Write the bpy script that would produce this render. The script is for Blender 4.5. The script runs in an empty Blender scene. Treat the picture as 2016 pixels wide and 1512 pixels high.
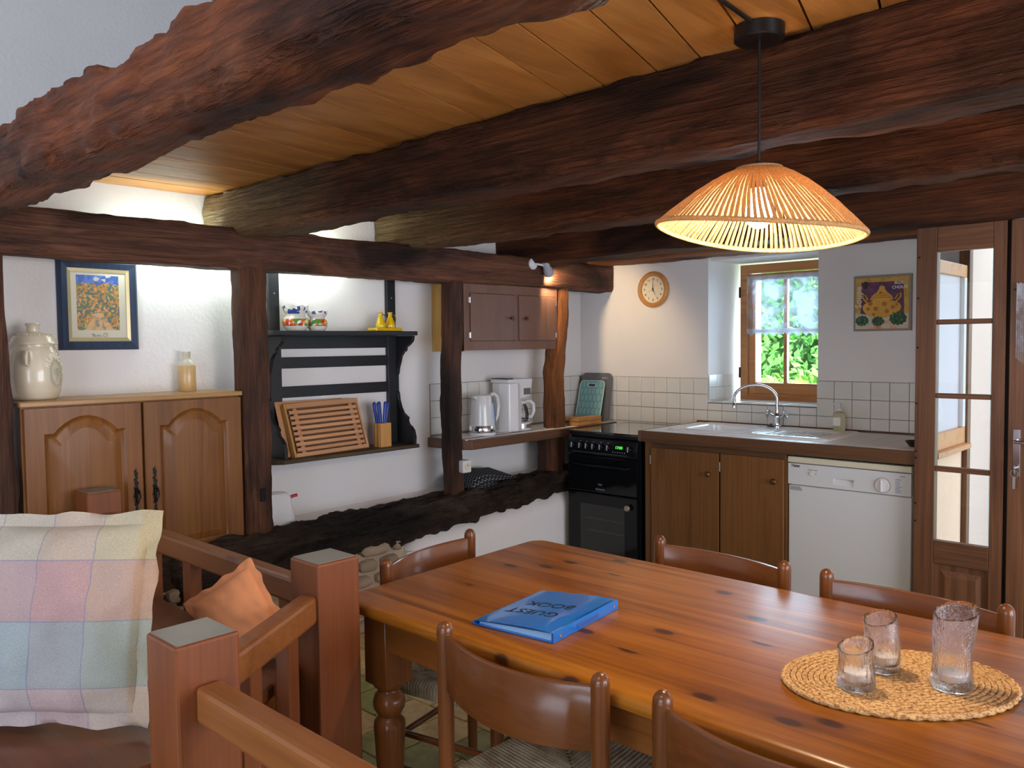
import bpy, bmesh, math, random
from math import sin, cos, pi, radians, sqrt, atan2
from mathutils import Vector, Matrix, noise
random.seed(7)
SC = bpy.context.scene
COL = SC.collection

# ------------------------------------------------------------------ camera
cam_d = bpy.data.cameras.new('camera'); cam = bpy.data.objects.new('camera', cam_d); COL.objects.link(cam)
cam_d.sensor_fit = 'HORIZONTAL'; cam_d.sensor_width = 36.0; cam_d.lens = 1621.62/2016*36
cam_d.clip_start = .02; cam_d.clip_end = 200
yaw, pit, rol = radians(-43.252), radians(-2.7656), radians(-.6508)
F = Vector((sin(yaw)*cos(pit), cos(yaw)*cos(pit), sin(pit)))
R0 = Vector((cos(yaw), -sin(yaw), 0)); U0 = R0.cross(F)
RR = cos(rol)*R0+sin(rol)*U0; UU = -sin(rol)*R0+cos(rol)*U0
mw = Matrix(((RR.x, UU.x, -F.x, 0), (RR.y, UU.y, -F.y, 0), (RR.z, UU.z, -F.z, 1.436), (0, 0, 0, 1)))
cam.matrix_world = mw
SC.camera = cam

# ------------------------------------------------------------------ view, world, sun, daylight and added fill
vs = SC.view_settings
SC.display_settings.display_device = 'sRGB'
vs.view_transform = 'Standard'; vs.look = 'None'; vs.exposure = 0.0; vs.gamma = 1.0; vs.use_curve_mapping = False
W = bpy.data.worlds.new('sky'); SC.world = W; W.use_nodes = True
bg = W.node_tree.nodes['Background']; bg.inputs[0].default_value = (.62, .80, 1, 1); bg.inputs[1].default_value = 6.5
sd = bpy.data.lights.new('sun', 'SUN'); sd.energy = 24; sd.angle = radians(1); sd.color = (1, .93, .82)
sun = bpy.data.objects.new('sun', sd); COL.objects.link(sun)
sun.rotation_euler = Vector((-.45, .55, -1.0)).to_track_quat('-Z', 'Y').to_euler()
def area(name, loc, to, sx, sy, e, col):
    d = bpy.data.lights.new(name, 'AREA'); d.shape = 'RECTANGLE'; d.size = sx; d.size_y = sy; d.energy = e; d.color = col
    o = bpy.data.objects.new(name, d); COL.objects.link(o); o.location = loc
    o.rotation_euler = (Vector(to)-Vector(loc)).to_track_quat('-Z', 'Y').to_euler(); return o
area('fill_rear', (-.6, -2.45, 1.25), (-1.4, 2, 1.75), 3.2, 2.0, 135, (.74, .83, 1))  # added fill lamp before the closed rear wall, no window there
area('fill_right', (2.25, 2.0, 1.15), (-3.5, 2.4, 1.65), 2.6, 1.5, 112, (.80, .86, 1))  # second fill lamp, added to brighten the left wall and undersides
area('daylight_kitchen_window', (-2.28, 5.16, 1.5), (-2.1, 3.5, .9), .6, .7, 17, (.52, .74, 1))
area('fill_loft', (-.6, -.9, 4.15), (-2.6, 1.2, 2.6), 1.6, 1.6, 52, (.86, .88, 1))  # fill lamp added under the closed roof to brighten the gable

# ------------------------------------------------------------------ mesh helpers
class MB:
    def __init__(s): s.v = []; s.f = []
    def add(s, vs_, fs):
        b = len(s.v); s.v += [tuple(p) for p in vs_]; s.f += [tuple(i+b for i in f) for f in fs]; return s
    def box(s, x0, x1, y0, y1, z0, z1, c=0, M=None):
        x0, x1 = min(x0, x1), max(x0, x1); y0, y1 = min(y0, y1), max(y0, y1); z0, z1 = min(z0, z1), max(z0, z1)
        if c <= 0:
            v = [(x, y, z) for z in (z0, z1) for y in (y0, y1) for x in (x0, x1)]
            f = [(0, 2, 3, 1), (4, 5, 7, 6), (0, 1, 5, 4), (2, 6, 7, 3), (0, 4, 6, 2), (1, 3, 7, 5)]
        else:
            v = []; idx = {}
            for sx in (0, 1):
                for sy in (0, 1):
                    for sz in (0, 1):
                        X = (x0, x1)[sx]; Y = (y0, y1)[sy]; Z = (z0, z1)[sz]
                        ix = X+c*(1-2*sx); iy = Y+c*(1-2*sy); iz = Z+c*(1-2*sz)
                        for a, p in ((0, (X, iy, iz)), (1, (ix, Y, iz)), (2, (ix, iy, Z))):
                            idx[sx, sy, sz, a] = len(v); v.append(p)
            f = []
            for q in (0, 1):
                f.append([idx[q, 0, 0, 0], idx[q, 1, 0, 0], idx[q, 1, 1, 0], idx[q, 0, 1, 0]])
                f.append([idx[0, q, 0, 1], idx[1, q, 0, 1], idx[1, q, 1, 1], idx[0, q, 1, 1]])
                f.append([idx[0, 0, q, 2], idx[1, 0, q, 2], idx[1, 1, q, 2], idx[0, 1, q, 2]])
            for a_ in (0, 1):
                for b_ in (0, 1):
                    f.append([idx[a_, b_, 0, 0], idx[a_, b_, 1, 0], idx[a_, b_, 1, 1], idx[a_, b_, 0, 1]])
                    f.append([idx[a_, 0, b_, 0], idx[a_, 1, b_, 0], idx[a_, 1, b_, 2], idx[a_, 0, b_, 2]])
                    f.append([idx[0, a_, b_, 1], idx[1, a_, b_, 1], idx[1, a_, b_, 2], idx[0, a_, b_, 2]])
            for sx in (0, 1):
                for sy in (0, 1):
                    for sz in (0, 1): f.append([idx[sx, sy, sz, k] for k in range(3)])
        if M is not None: v = [M @ Vector(p) for p in v]
        return s.add(v, f)
    def lathe(s, prof, n=24, c=(0, 0, 0), M=None, cap=True):
        v = []; f = []
        for r, z in prof:
            for i in range(n):
                a = 2*pi*i/n; v.append(Vector((c[0]+r*cos(a), c[1]+r*sin(a), c[2]+z)))
        for j in range(len(prof)-1):
            for i in range(n):
                k = (i+1) % n; f.append((j*n+i, j*n+k, (j+1)*n+k, (j+1)*n+i))
        if cap:
            if prof[0][0] > 1e-5: f.append(tuple(range(n))[::-1])
            if prof[-1][0] > 1e-5: f.append(tuple(range((len(prof)-1)*n, len(prof)*n)))
        if M is not None: v = [M @ p for p in v]
        return s.add(v, f)
    def tube(s, pts, r, n=8, closed=False, cap=True, sx=1.0):
        pts = [Vector(p) for p in pts]; m = len(pts); v = []; f = []
        rs = r if isinstance(r, (list, tuple)) else [r]*m
        up = None
        for i, p in enumerate(pts):
            if closed: t = pts[(i+1) % m]-pts[i-1]
            else: t = pts[min(i+1, m-1)]-pts[max(i-1, 0)]
            if t.length < 1e-9: t = Vector((0, 0, 1))
            t.normalize()
            if up is None:
                up = Vector((0, 0, 1)) if abs(t.z) < .9 else Vector((1, 0, 0))
            up = (up-t*up.dot(t))
            if up.length < 1e-6: up = t.orthogonal()
            up.normalize(); w = t.cross(up)
            for k in range(n):
                a = 2*pi*k/n; v.append(p+(up*cos(a)*sx+w*sin(a))*rs[i])
        for i in range(m if closed else m-1):
            j = (i+1) % m
            for k in range(n):
                l = (k+1) % n; f.append((i*n+k, i*n+l, j*n+l, j*n+k))
        if cap and not closed:
            f.append(tuple(range(n))[::-1]); f.append(tuple(range((m-1)*n, m*n)))
        return s.add(v, f)
    def prism(s, poly, d0, d1, axis='Z', M=None):
        n = len(poly)
        def P(a, b, d):
            return {'Z': (a, b, d), 'X': (d, a, b), 'Y': (a, d, b)}[axis]
        v = [Vector(P(a, b, d0)) for a, b in poly]+[Vector(P(a, b, d1)) for a, b in poly]
        f = [tuple(range(n))[::-1], tuple(range(n, 2*n))]+[(i, (i+1) % n, (i+1) % n+n, i+n) for i in range(n)]
        if M is not None: v = [M @ p for p in v]
        return s.add(v, f)
    def grid(s, fn, nu, nv, closeu=False):
        v = [fn(i/(nu if closeu else nu-1), j/(nv-1)) for j in range(nv) for i in range(nu)]; f = []
        for j in range(nv-1):
            for i in range(nu if closeu else nu-1):
                k = (i+1) % nu; f.append((j*nu+i, j*nu+k, (j+1)*nu+k, (j+1)*nu+i))
        return s.add(v, f)
    def xf(s, M, start=0):
        for i in range(start, len(s.v)): s.v[i] = tuple(M @ Vector(s.v[i]))
        return s

def obj(name, mb, m=None, parent=None, smooth=None, bev=0, off=None, weld=False, mats=None, loc=None):
    me = bpy.data.meshes.new(name)
    v = mb.v
    if parent is not None and off is None and parent.get('_world'):
        L = Vector(parent['_world']); v = [tuple(Vector(p)-L) for p in v]
    me.from_pydata(v, [], mb.f); me.update()
    bm = bmesh.new(); bm.from_mesh(me)
    if weld: bmesh.ops.remove_doubles(bm, verts=bm.verts, dist=1e-5)
    bmesh.ops.recalc_face_normals(bm, faces=bm.faces); bm.to_mesh(me); bm.free()
    o = bpy.data.objects.new(name, me); COL.objects.link(o)
    if m is not None: me.materials.append(m)
    if smooth:
        me.shade_smooth(); me.set_sharp_from_angle(angle=radians(smooth))
    if parent is not None: o.parent = parent
    if loc is not None: o.location = loc
    if bev:
        b = o.modifiers.new('bevel', 'BEVEL'); b.width = bev; b.segments = 2; b.limit_method = 'ANGLE'; b.angle_limit = radians(40)
    return o
def tag(o, label=None, cat=None, group=None, kind=None):
    if label: o['label'] = label
    if cat: o['category'] = cat
    if group: o['group'] = group
    if kind: o['kind'] = kind
    return o
def thing(name, label, cat, loc=(0, 0, 0), rz=0, group=None, world=False):
    o = bpy.data.objects.new(name, None); COL.objects.link(o); o.location = loc; o.rotation_euler = (0, 0, rz); o.empty_display_size = .05
    if world: o['_world'] = tuple(loc)
    return tag(o, label, cat, group)
def dup(root, loc, rz, label=None, group=None):
    r = root.copy(); COL.objects.link(r); r.location = loc; r.rotation_euler = (0, 0, rz)
    if label: r['label'] = label
    if group: r['group'] = group
    for ch in list(root.children):
        c = ch.copy(); COL.objects.link(c); c.parent = r
        for g in ch.children:
            d = g.copy(); COL.objects.link(d); d.parent = c
    return r
def text_mb(s, size, depth=.0004, align='CENTER', M=None, mirror=False, bold=0):
    cu = bpy.data.curves.new('t', 'FONT'); cu.body = s; cu.size = size; cu.extrude = depth; cu.align_x = align; cu.align_y = 'CENTER'; cu.resolution_u = 3; cu.offset = bold
    o = bpy.data.objects.new('t', cu); COL.objects.link(o)
    dg = bpy.context.evaluated_depsgraph_get(); me = bpy.data.meshes.new_from_object(o.evaluated_get(dg))
    mb = MB(); v = [Vector(x.co) for x in me.vertices]
    if mirror: v = [Vector((-p.x, p.y, p.z)) for p in v]
    if M is not None: v = [M @ p for p in v]
    mb.add(v, [tuple(p.vertices) for p in me.polygons])
    bpy.data.objects.remove(o); bpy.data.curves.remove(cu); bpy.data.meshes.remove(me)
    return mb
def frame(origin, xa, ya):
    xa = Vector(xa).normalized(); ya = Vector(ya).normalized(); za = xa.cross(ya)
    o = Vector(origin)
    return Matrix(((xa.x, ya.x, za.x, o.x), (xa.y, ya.y, za.y, o.y), (xa.z, ya.z, za.z, o.z), (0, 0, 0, 1)))

# ------------------------------------------------------------------ materials
def lin(r, g, b):
    f = lambda c: (c/255/12.92) if c/255 <= .04045 else ((c/255+.055)/1.055)**2.4
    return (f(r), f(g), f(b), 1)
class NT:
    def __init__(s, name):
        s.m = bpy.data.materials.new(name); s.m.use_nodes = True; s.t = s.m.node_tree; s.N = s.t.nodes; s.L = s.t.links
        s.b = s.N['Principled BSDF']; s.out = s.N['Material Output']
    def n(s, ty, **kw):
        x = s.N.new(ty)
        for k, v in kw.items():
            if k in x.inputs.keys(): x.inputs[k].default_value = v
            else: setattr(x, k, v)
        return x
    def l(s, a, b): s.L.new(a, b)
    def coord(s, scale=(1, 1, 1), rand=True, kind='Object', rot=(0, 0, 0)):
        tc = s.n('ShaderNodeTexCoord'); mp = s.n('ShaderNodeMapping'); mp.inputs['Scale'].default_value = scale; mp.inputs['Rotation'].default_value = rot
        s.l(tc.outputs[kind], mp.inputs[0])
        if rand:
            oi = s.n('ShaderNodeObjectInfo'); mu = s.n('ShaderNodeMath', operation='MULTIPLY'); mu.inputs[1].default_value = 37.0
            s.l(oi.outputs['Random'], mu.inputs[0]); s.l(mu.outputs[0], mp.inputs['Location'])
        return mp.outputs[0]
    def noise(s, vec, scale, detail=4, rough=.5, dist=0):
        x = s.n('ShaderNodeTexNoise'); x.inputs['Scale'].default_value = scale; x.inputs['Detail'].default_value = detail
        x.inputs['Roughness'].default_value = rough; x.inputs['Distortion'].default_value = dist; s.l(vec, x.inputs['Vector']); return x.outputs['Fac']
    def ramp(s, fac, stops):
        r = s.n('ShaderNodeValToRGB'); e = r.color_ramp.elements
        while len(e) < len(stops): e.new(.5)
        for i, (p, c) in enumerate(stops): e[i].position = p; e[i].color = c
        s.l(fac, r.inputs[0]); return r.outputs[0]
    def mix(s, a, b, fac, mode='MIX'):
        x = s.n('ShaderNodeMix'); x.data_type = 'RGBA'; x.blend_type = mode
        for sock, val in ((x.inputs[0], fac), (x.inputs[6], a), (x.inputs[7], b)):
            if hasattr(val, 'links'): s.l(val, sock)
            else: sock.default_value = val
        return x.outputs[2]
    def bump(s, h, strength=.3, dist=.002):
        x = s.n('ShaderNodeBump'); x.inputs['Strength'].default_value = strength; x.inputs['Distance'].default_value = dist
        s.l(h, x.inputs['Height']); s.l(x.outputs[0], s.b.inputs['Normal'])
    def p(s, **kw):
        names = dict(rough='Roughness', metal='Metallic', coat='Coat Weight', coatr='Coat Roughness', spec='Specular IOR Level', trans='Transmission Weight', ior='IOR', alpha='Alpha')
        for k, v in kw.items():
            s.b.inputs[names[k]].default_value = v
        return s
def plain(name, c, rough=.5, metal=0, coat=0, emit=None, es=0, var=0.0, bump=0, bs=200):
    t = NT(name); t.b.inputs['Base Color'].default_value = c; t.p(rough=rough, metal=metal, coat=coat)
    if var or bump:
        v = t.coord((1, 1, 1))
        nz = t.noise(v, 6, 4)
        if var:
            d = tuple(x*(1-var) for x in c[:3])+(1,); u = tuple(min(1, x*(1+var)) for x in c[:3])+(1,)
            t.l(t.ramp(nz, [(.3, d), (.7, u)]), t.b.inputs['Base Color'])
        if bump: t.bump(t.noise(v, bs, 3), bump, .002)
    if emit: t.b.inputs['Emission Color'].default_value = emit; t.b.inputs['Emission Strength'].default_value = es
    return t.m
def wood(name, c1, c2, c3=None, axis=0, across=9, along=.9, rough=.35, coat=0, fine=.35, bump=.15, var=.12, knots=0, mottled=0, dist=1.2, kcol=None):
    t = NT(name)
    sc = [across]*3; sc[axis] = along
    v = t.coord(tuple(sc)); n1 = t.noise(v, 1.0, 5, .6, dist)
    col = t.ramp(n1, [(.25, c2), (.5, c1), (.72, c3 or c1)])
    sf = [90]*3; sf[axis] = 2.2
    vf = t.coord(tuple(sf)); n2 = t.noise(vf, 1.0, 3, .55, .3)
    g = t.ramp(n2, [(.3, (1-fine,)*3+(1,)), (.62, (1, 1, 1, 1))])
    col = t.mix(col, g, 1.0, 'MULTIPLY')
    if mottled:
        vm = t.coord(tuple(3.2 if i != axis else 1.1 for i in range(3))); n3 = t.noise(vm, 1.0, 4, .6, 1.5)
        mm = t.ramp(n3, [(.33, (.16, .14, .14, 1)), (.5, (.75, .72, .7, 1)), (.7, (1.25, 1.1, 1, 1))])
        col = t.mix(col, mm, mottled, 'MULTIPLY')
    if knots:
        vk = t.coord(tuple(6.0 if i != axis else 2.6 for i in range(3)))
        w = t.n('ShaderNodeTexVoronoi'); w.inputs['Scale'].default_value = 1.0; t.l(vk, w.inputs['Vector'])
        k = t.ramp(w.outputs['Distance'], [(.0, (1, 1, 1, 1)), (.085, (.85, .85, .85, 1)), (.15, (0, 0, 0, 1))])
        sep = t.n('ShaderNodeSeparateColor'); t.l(w.outputs['Color'], sep.inputs[0])
        gt = t.n('ShaderNodeMath', operation='GREATER_THAN'); gt.inputs[1].default_value = knots; t.l(sep.outputs[0], gt.inputs[0])
        mk = t.n('ShaderNodeMath', operation='MULTIPLY'); t.l(k, mk.inputs[0]); t.l(gt.outputs[0], mk.inputs[1])
        col = t.mix(col, kcol or lin(70, 30, 12), mk.outputs[0])
    if var:
        oi = t.n('ShaderNodeObjectInfo'); r = t.ramp(oi.outputs['Random'], [(0, (1-var,)*3+(1,)), (1, (1+var, 1+var*.8, 1+var*.6, 1))])
        col = t.mix(col, r, 1.0, 'MULTIPLY')
    t.l(col, t.b.inputs['Base Color']); t.p(rough=rough, coat=coat*.6, coatr=.14, spec=.32)
    if bump: t.bump(n2, bump, .0015)
    return t.m
def beam_mat(name, base, dark, light, axis, rough=.62, bump=.9, pale_end=None):
    t = NT(name)
    sc = [7]*3; sc[axis] = 1.3
    v = t.coord(tuple(sc)); n1 = t.noise(v, 1.0, 8, .68, .7)
    col = t.ramp(n1, [(.30, dark), (.47, base), (.7, light)])
    sm = [3.4]*3; sm[axis] = 1.5
    n3 = t.noise(t.coord(tuple(sm)), 1.0, 4, .55, .8)
    col = t.mix(col, t.ramp(n3, [(.36, (.20, .18, .18, 1)), (.46, (.85, .80, .74, 1)), (.66, (1.5, 1.28, 1.05, 1))]), .85, 'MULTIPLY')
    sf = [70]*3; sf[axis] = 3.0
    n2 = t.noise(t.coord(tuple(sf)), 1.0, 4, .6, 1.0)
    col = t.mix(col, t.ramp(n2, [(.33, (.45, .42, .4, 1)), (.6, (1, 1, 1, 1))]), .8, 'MULTIPLY')
    if pale_end:
        # paler colour towards the wall end of the timber
        tc = t.n('ShaderNodeTexCoord'); sp = t.n('ShaderNodeSeparateXYZ'); t.l(tc.outputs['Object'], sp.inputs[0])
        mr = t.n('ShaderNodeMapRange'); mr.inputs[1].default_value = pale_end[0]; mr.inputs[2].default_value = pale_end[1]; mr.inputs[3].default_value = 1; mr.inputs[4].default_value = 0
        t.l(sp.outputs[axis], mr.inputs[0])
        pale = t.mix(pale_end[2], t.ramp(n2, [(.3, (.5, .48, .45, 1)), (.6, (1, 1, 1, 1))]), 1.0, 'MULTIPLY')
        col = t.mix(col, pale, mr.outputs[0])
    t.l(col, t.b.inputs['Base Color']); t.p(rough=rough, spec=.22)
    ad = t.n('ShaderNodeMath', operation='ADD'); t.l(n1, ad.inputs[0]); t.l(n2, ad.inputs[1])
    t.bump(ad.outputs[0], bump, .016)
    return t.m
def plaster(name, c, scale=60, strength=.5, dist=.005):
    t = NT(name); v = t.coord((1, 1, 1), rand=False)
    n = t.noise(v, scale, 4, .55); n2 = t.noise(v, 1.7, 3)
    t.l(t.ramp(n2, [(.3, tuple(x*.94 for x in c[:3])+(1,)), (.7, c)]), t.b.inputs['Base Color'])
    t.p(rough=.85); t.bump(n, strength, dist); return t.m
def thin_glass(name, tint=(1, 1, 1, 1), refl=1.0):
    t = NT(name); t.N.remove(t.b)
    tr = t.n('ShaderNodeBsdfTransparent'); tr.inputs[0].default_value = tint
    gl = t.n('ShaderNodeBsdfGlossy'); gl.inputs['Roughness'].default_value = .02
    fr = t.n('ShaderNodeFresnel'); fr.inputs[0].default_value = 1.5
    mu = t.n('ShaderNodeMath', operation='MULTIPLY'); mu.inputs[1].default_value = refl; t.l(fr.outputs[0], mu.inputs[0])
    mx = t.n('ShaderNodeMixShader'); t.l(mu.outputs[0], mx.inputs[0]); t.l(tr.outputs[0], mx.inputs[1]); t.l(gl.outputs[0], mx.inputs[2])
    t.l(mx.outputs[0], t.out.inputs[0]); return t.m

OAK = lin(92, 56, 36); OAKD = lin(38, 24, 18); OAKL = lin(128, 76, 44)
M_beamX = beam_mat('old_oak_beam', lin(88, 52, 33), lin(36, 24, 18), lin(122, 74, 44), 0, bump=1.5, pale_end=(-3.62, -2.55, lin(150, 128, 92)))
M_beamX0 = beam_mat('old_oak_big_beam', lin(98, 54, 32), lin(38, 24, 18), lin(138, 82, 48), 0, rough=.55, bump=1.0)
M_beamXd = beam_mat('old_oak_dark_beam', lin(70, 42, 28), lin(30, 20, 15), lin(100, 60, 36), 0)
M_beamY = beam_mat('old_oak_cross_beam', lin(96, 66, 54), lin(50, 36, 32), lin(124, 86, 66), 1)
M_postZ = beam_mat('old_oak_post', lin(80, 52, 38), lin(38, 26, 20), lin(115, 75, 48), 2)
M_log = beam_mat('black_sill_timber', lin(46, 37, 31), lin(18, 15, 13), lin(74, 60, 48), 1, bump=1.0)
M_plank = wood('ceiling_pine_plank', lin(196, 134, 66), lin(158, 102, 44), lin(212, 154, 84), axis=1, across=7, along=1.2, rough=.42, fine=.16, var=.12, mottled=.2)
M_slab = plain('dark_gap', lin(12, 8, 6), .9)
M_wall = plaster('white_plaster', lin(234, 231, 228))
M_wallk = plaster('smooth_white_plaster', lin(234, 230, 226), 90, .12, .002)
M_gable = plaster('smooth_gable_plaster', lin(224, 223, 230), 90, .08, .002)
M_roof = plain('roof_plaster', lin(220, 218, 214), .9)
M_tile = plain('cream_ceramic_tile', lin(222, 220, 212), .22, var=.04)
M_grout = plain('grey_grout', lin(142, 134, 122), .9)
M_ftile = None
t = NT('glazed_floor_tile'); oi = t.n('ShaderNodeObjectInfo')
n_ = t.noise(t.coord((1, 1, 1)), 14, 5, .6, .6)
c_ = t.ramp(n_, [(.3, lin(176, 150, 90)), (.6, lin(216, 190, 134))]); c2_ = t.ramp(n_, [(.3, lin(124, 128, 68)), (.6, lin(166, 164, 104))])
gt_ = t.n('ShaderNodeMath', operation='GREATER_THAN'); gt_.inputs[1].default_value = .62; t.l(oi.outputs['Random'], gt_.inputs[0])
t.l(t.mix(c_, c2_, gt_.outputs[0]), t.b.inputs['Base Color']); t.p(rough=.35); t.bump(n_, .2, .002); M_ftile = t.m
M_floor = plain('floor_mortar', lin(150, 140, 118), .85, var=.1)
M_table = wood('varnished_pine_table', lin(176, 92, 28), lin(134, 60, 16), lin(200, 118, 44), axis=0, across=8, along=.5, rough=.3, coat=.6, fine=.22, bump=.06, var=.10, knots=.62, dist=.9, kcol=lin(72, 30, 10))
M_tableZ = wood('varnished_pine_leg', lin(138, 82, 38), lin(104, 58, 24), axis=2, rough=.3, coat=.5, fine=.25, bump=.06)
M_chair = wood('beech_chair_wood', lin(114, 66, 30), lin(90, 50, 22), axis=2, across=6, rough=.28, coat=.6, fine=.2, bump=.05, var=.06)
M_chairX = wood('beech_chair_slat', lin(114, 66, 30), lin(88, 48, 22), axis=0, across=6, rough=.28, coat=.6, fine=.2, bump=.05, var=.06)
M_rail = wood('pine_rail_wood', lin(134, 82, 42), lin(108, 62, 30), axis=0, across=8, along=.7, rough=.38, coat=.25, fine=.18, bump=.06, knots=.72, kcol=lin(92, 46, 34))
M_railZ = wood('pine_post_wood', lin(122, 68, 36), lin(100, 52, 26), axis=2, across=8, along=.7, rough=.4, coat=.25, fine=.18, bump=.06)
M_endg = plain('end_grain_sheen', lin(112, 108, 100), .3, var=.2)  # grey sheen of the glossy post tops is put into this colour
M_side = wood('oak_sideboard', lin(132, 82, 34), lin(106, 62, 22), lin(144, 92, 42), axis=2, across=14, along=.8, rough=.42, coat=.1, fine=.2, bump=.08)
M_sideY = wood('oak_sideboard_rail', lin(134, 80, 38), lin(108, 62, 28), axis=1, across=14, along=.8, rough=.38, coat=.3, fine=.2, bump=.08)
M_sidetop = wood('sideboard_top', lin(176, 132, 78), lin(150, 108, 60), axis=1, rough=.4, coat=.2, fine=.15)
M_kit = wood('kitchen_oak', lin(122, 82, 44), lin(98, 64, 32), axis=2, across=10, rough=.4, coat=.15, fine=.25)
M_kitX = wood('kitchen_oak_edge', lin(100, 70, 46), lin(74, 50, 32), axis=0, across=14, rough=.35, coat=.3, fine=.2)
M_kitY = wood('counter_edge_wood', lin(104, 74, 54), lin(80, 54, 38), axis=1, across=14, rough=.35, coat=.3, fine=.2)
M_cab = wood('wall_cabinet_wood', lin(122, 88, 72), lin(104, 74, 58), axis=2, across=7, rough=.42, coat=.2, fine=.08)
M_cabside = wood('wall_cabinet_lit_side', lin(196, 152, 84), lin(170, 126, 64), axis=2, rough=.5)  # yellow light on the side panel is put into the wood colour
M_door = wood('chestnut_door', lin(112, 74, 48), lin(80, 50, 32), lin(130, 88, 58), axis=2, across=16, along=.8, rough=.45, coat=.1, fine=.35, bump=.3)
M_doorX = wood('chestnut_door_rail', lin(112, 74, 48), lin(80, 50, 32), lin(130, 88, 58), axis=0, across=16, along=.8, rough=.45, coat=.1, fine=.35, bump=.3)
M_win = wood('window_wood', lin(196, 136, 84), lin(168, 110, 62), axis=0, across=10, rough=.4, coat=.2, fine=.15)
M_black = plain('black_painted_wood', lin(22, 24, 28), .45, var=.2, bump=.1, bs=60)
M_shelfw = wood('worn_shelf_board', lin(84, 70, 50), lin(34, 28, 22), axis=1, rough=.5, fine=.4)
M_board = wood('maple_bread_board', lin(202, 150, 108), lin(184, 130, 88), axis=1, across=10, rough=.5, fine=.12)
M_knifeblk = wood('knife_block_wood', lin(200, 146, 82), lin(172, 116, 58), axis=2, rough=.5, fine=.15)
M_white = plain('white_plastic', lin(226, 226, 226), .3, coat=.2)
M_enamel = plain('white_enamel', lin(214, 216, 216), .25, coat=.4)
M_cream = plain('cream_trim', lin(214, 208, 182), .4)
M_grey = plain('grey_plastic', lin(105, 104, 104), .45)
M_chrome = plain('chrome', (.75, .76, .78, 1), .12, 1)
M_steel = plain('brushed_steel', (.55, .55, .56, 1), .3, 1)
M_brass = plain('aged_brass', lin(120, 92, 52), .35, .9)
M_iron = plain('black_iron', lin(30, 28, 26), .5, .6, bump=.4)
M_stove = plain('black_enamel', (.006, .007, .009, 1), .16)
M_stoveg = plain('black_oven_glass', (.004, .005, .006, 1), .08)
for _m in (M_stove, M_stoveg): _m.node_tree.nodes['Principled BSDF'].inputs['Specular IOR Level'].default_value = .3
M_led = plain('green_led', (0, .1, 0, 1), .4, emit=(.08, .8, .06, 1), es=1.2)
M_mark = plain('pale_print', lin(150, 155, 160), .5)
M_dark = plain('dark_print', lin(40, 42, 48), .5)
M_black2 = plain('black_metal', lin(20, 19, 19), .35)
M_glass = thin_glass('window_glass')
M_cglass = NT('rippled_glass'); M_cglass.p(rough=.03, trans=1, ior=1.45); M_cglass.b.inputs['Base Color'].default_value = (1, 1, 1, 1)
_nv = M_cglass.coord((1, 1, .35)); M_cglass.bump(M_cglass.noise(_nv, 130, 3, .6, 1.0), .6, .004); M_cglass = M_cglass.m
M_wax = plain('candle_wax', lin(244, 232, 220), .6)
M_tin = plain('tealight_cup', (.75, .74, .73, 1), .3, .7)
M_stone = plain('rubble_stone', lin(150, 132, 112), .9, var=.25, bump=.8, bs=30)
M_mortar = plain('lime_mortar', lin(178, 158, 136), .95, var=.12, bump=.8, bs=40)

def rough_beam(axis, a0, a1, cen, hw, hh, amp=.012, seed=0, step=.035, nr=32, p=5, freq=5, jag=0):
    """timber with a rounded-rectangle section, adze marks and waney edges; cen(t)->(u,v); hw/hh may be functions"""
    mb = MB(); n = max(2, int(abs(a1-a0)/step)); v = []; f = []
    for i in range(n+1):
        t_ = a0+(a1-a0)*i/n
        cu, cv = cen(t_); w = hw(t_) if callable(hw) else hw; h = hh(t_) if callable(hh) else hh
        for k in range(nr):
            a = 2*pi*(k+.5)/nr; c, s_ = cos(a), sin(a)
            r = (abs(c)**p+abs(s_)**p)**(-1/p)
            x, y = c*r, s_*r
            q = Vector((t_*freq*.45, x*w*freq*1.6+seed*7.3, y*h*freq*1.6))
            d = noise.fractal(q, 1.0, 2.0, 4)*amp
            if jag:
                e = max(0, abs(x)+abs(y)-1.55)/.45
                d += (noise.fractal(Vector((t_*9, seed*3.1, x*2+y*3)), 1.0, 2.0, 4))*jag*e
            x = x*(w+d); y = y*(h+d)
            U, V = cu+x, cv+y
            v.append({0: (t_, U, V), 1: (U, t_, V), 2: (U, V, t_)}[axis])
    for i in range(n):
        for k in range(nr):
            l = (k+1) % nr; f.append((i*nr+k, i*nr+l, (i+1)*nr+l, (i+1)*nr+k))
    f.append(tuple(range(nr))); f.append(tuple(range(n*nr, (n+1)*nr))[::-1])
    return mb.add(v, f)

# ================================================================== ROOM SHELL
XW, YB, ZC = -3.67, 4.62, 2.137
fl = obj('floor', MB().box(-3.9, 2.5, -2.7, 4.9, -.12, -.008), M_floor); tag(fl, kind='structure')
tm = None
for i in range(12):
    for j in range(14):
        x = -3.25+i*.2+(.1 if j % 2 else 0); y = 1.206+j*.2
        if tm is None:
            o = obj('floor_tile', MB().box(-.0965, .0965, -.0965, .0965, -.008, .004, .002), M_ftile, fl, loc=(x, y, 0)); tm = o.data
        else:
            o = bpy.data.objects.new('floor_tile', tm); COL.objects.link(o); o.parent = fl; o.location = (x, y, random.uniform(-.001, .0005))
wl = obj('wall_left', MB().box(XW-.15, XW, -2.7, 5.12, 0, 4.3), M_wall); tag(wl, kind='structure')
wb = MB()
wb.box(XW, -2.65, YB, 5.12, 0, 2.3); wb.box(-1.948, -1.19, YB, 5.12, 0, 2.3); wb.box(-2.65, -1.948, YB, 5.12, 0, 1.058); wb.box(-2.65, -1.948, YB+.02, 5.12, 1.945, 2.3)
wb.box(XW, 2.5, YB, 5.12, 2.3, 4.3)
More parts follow.
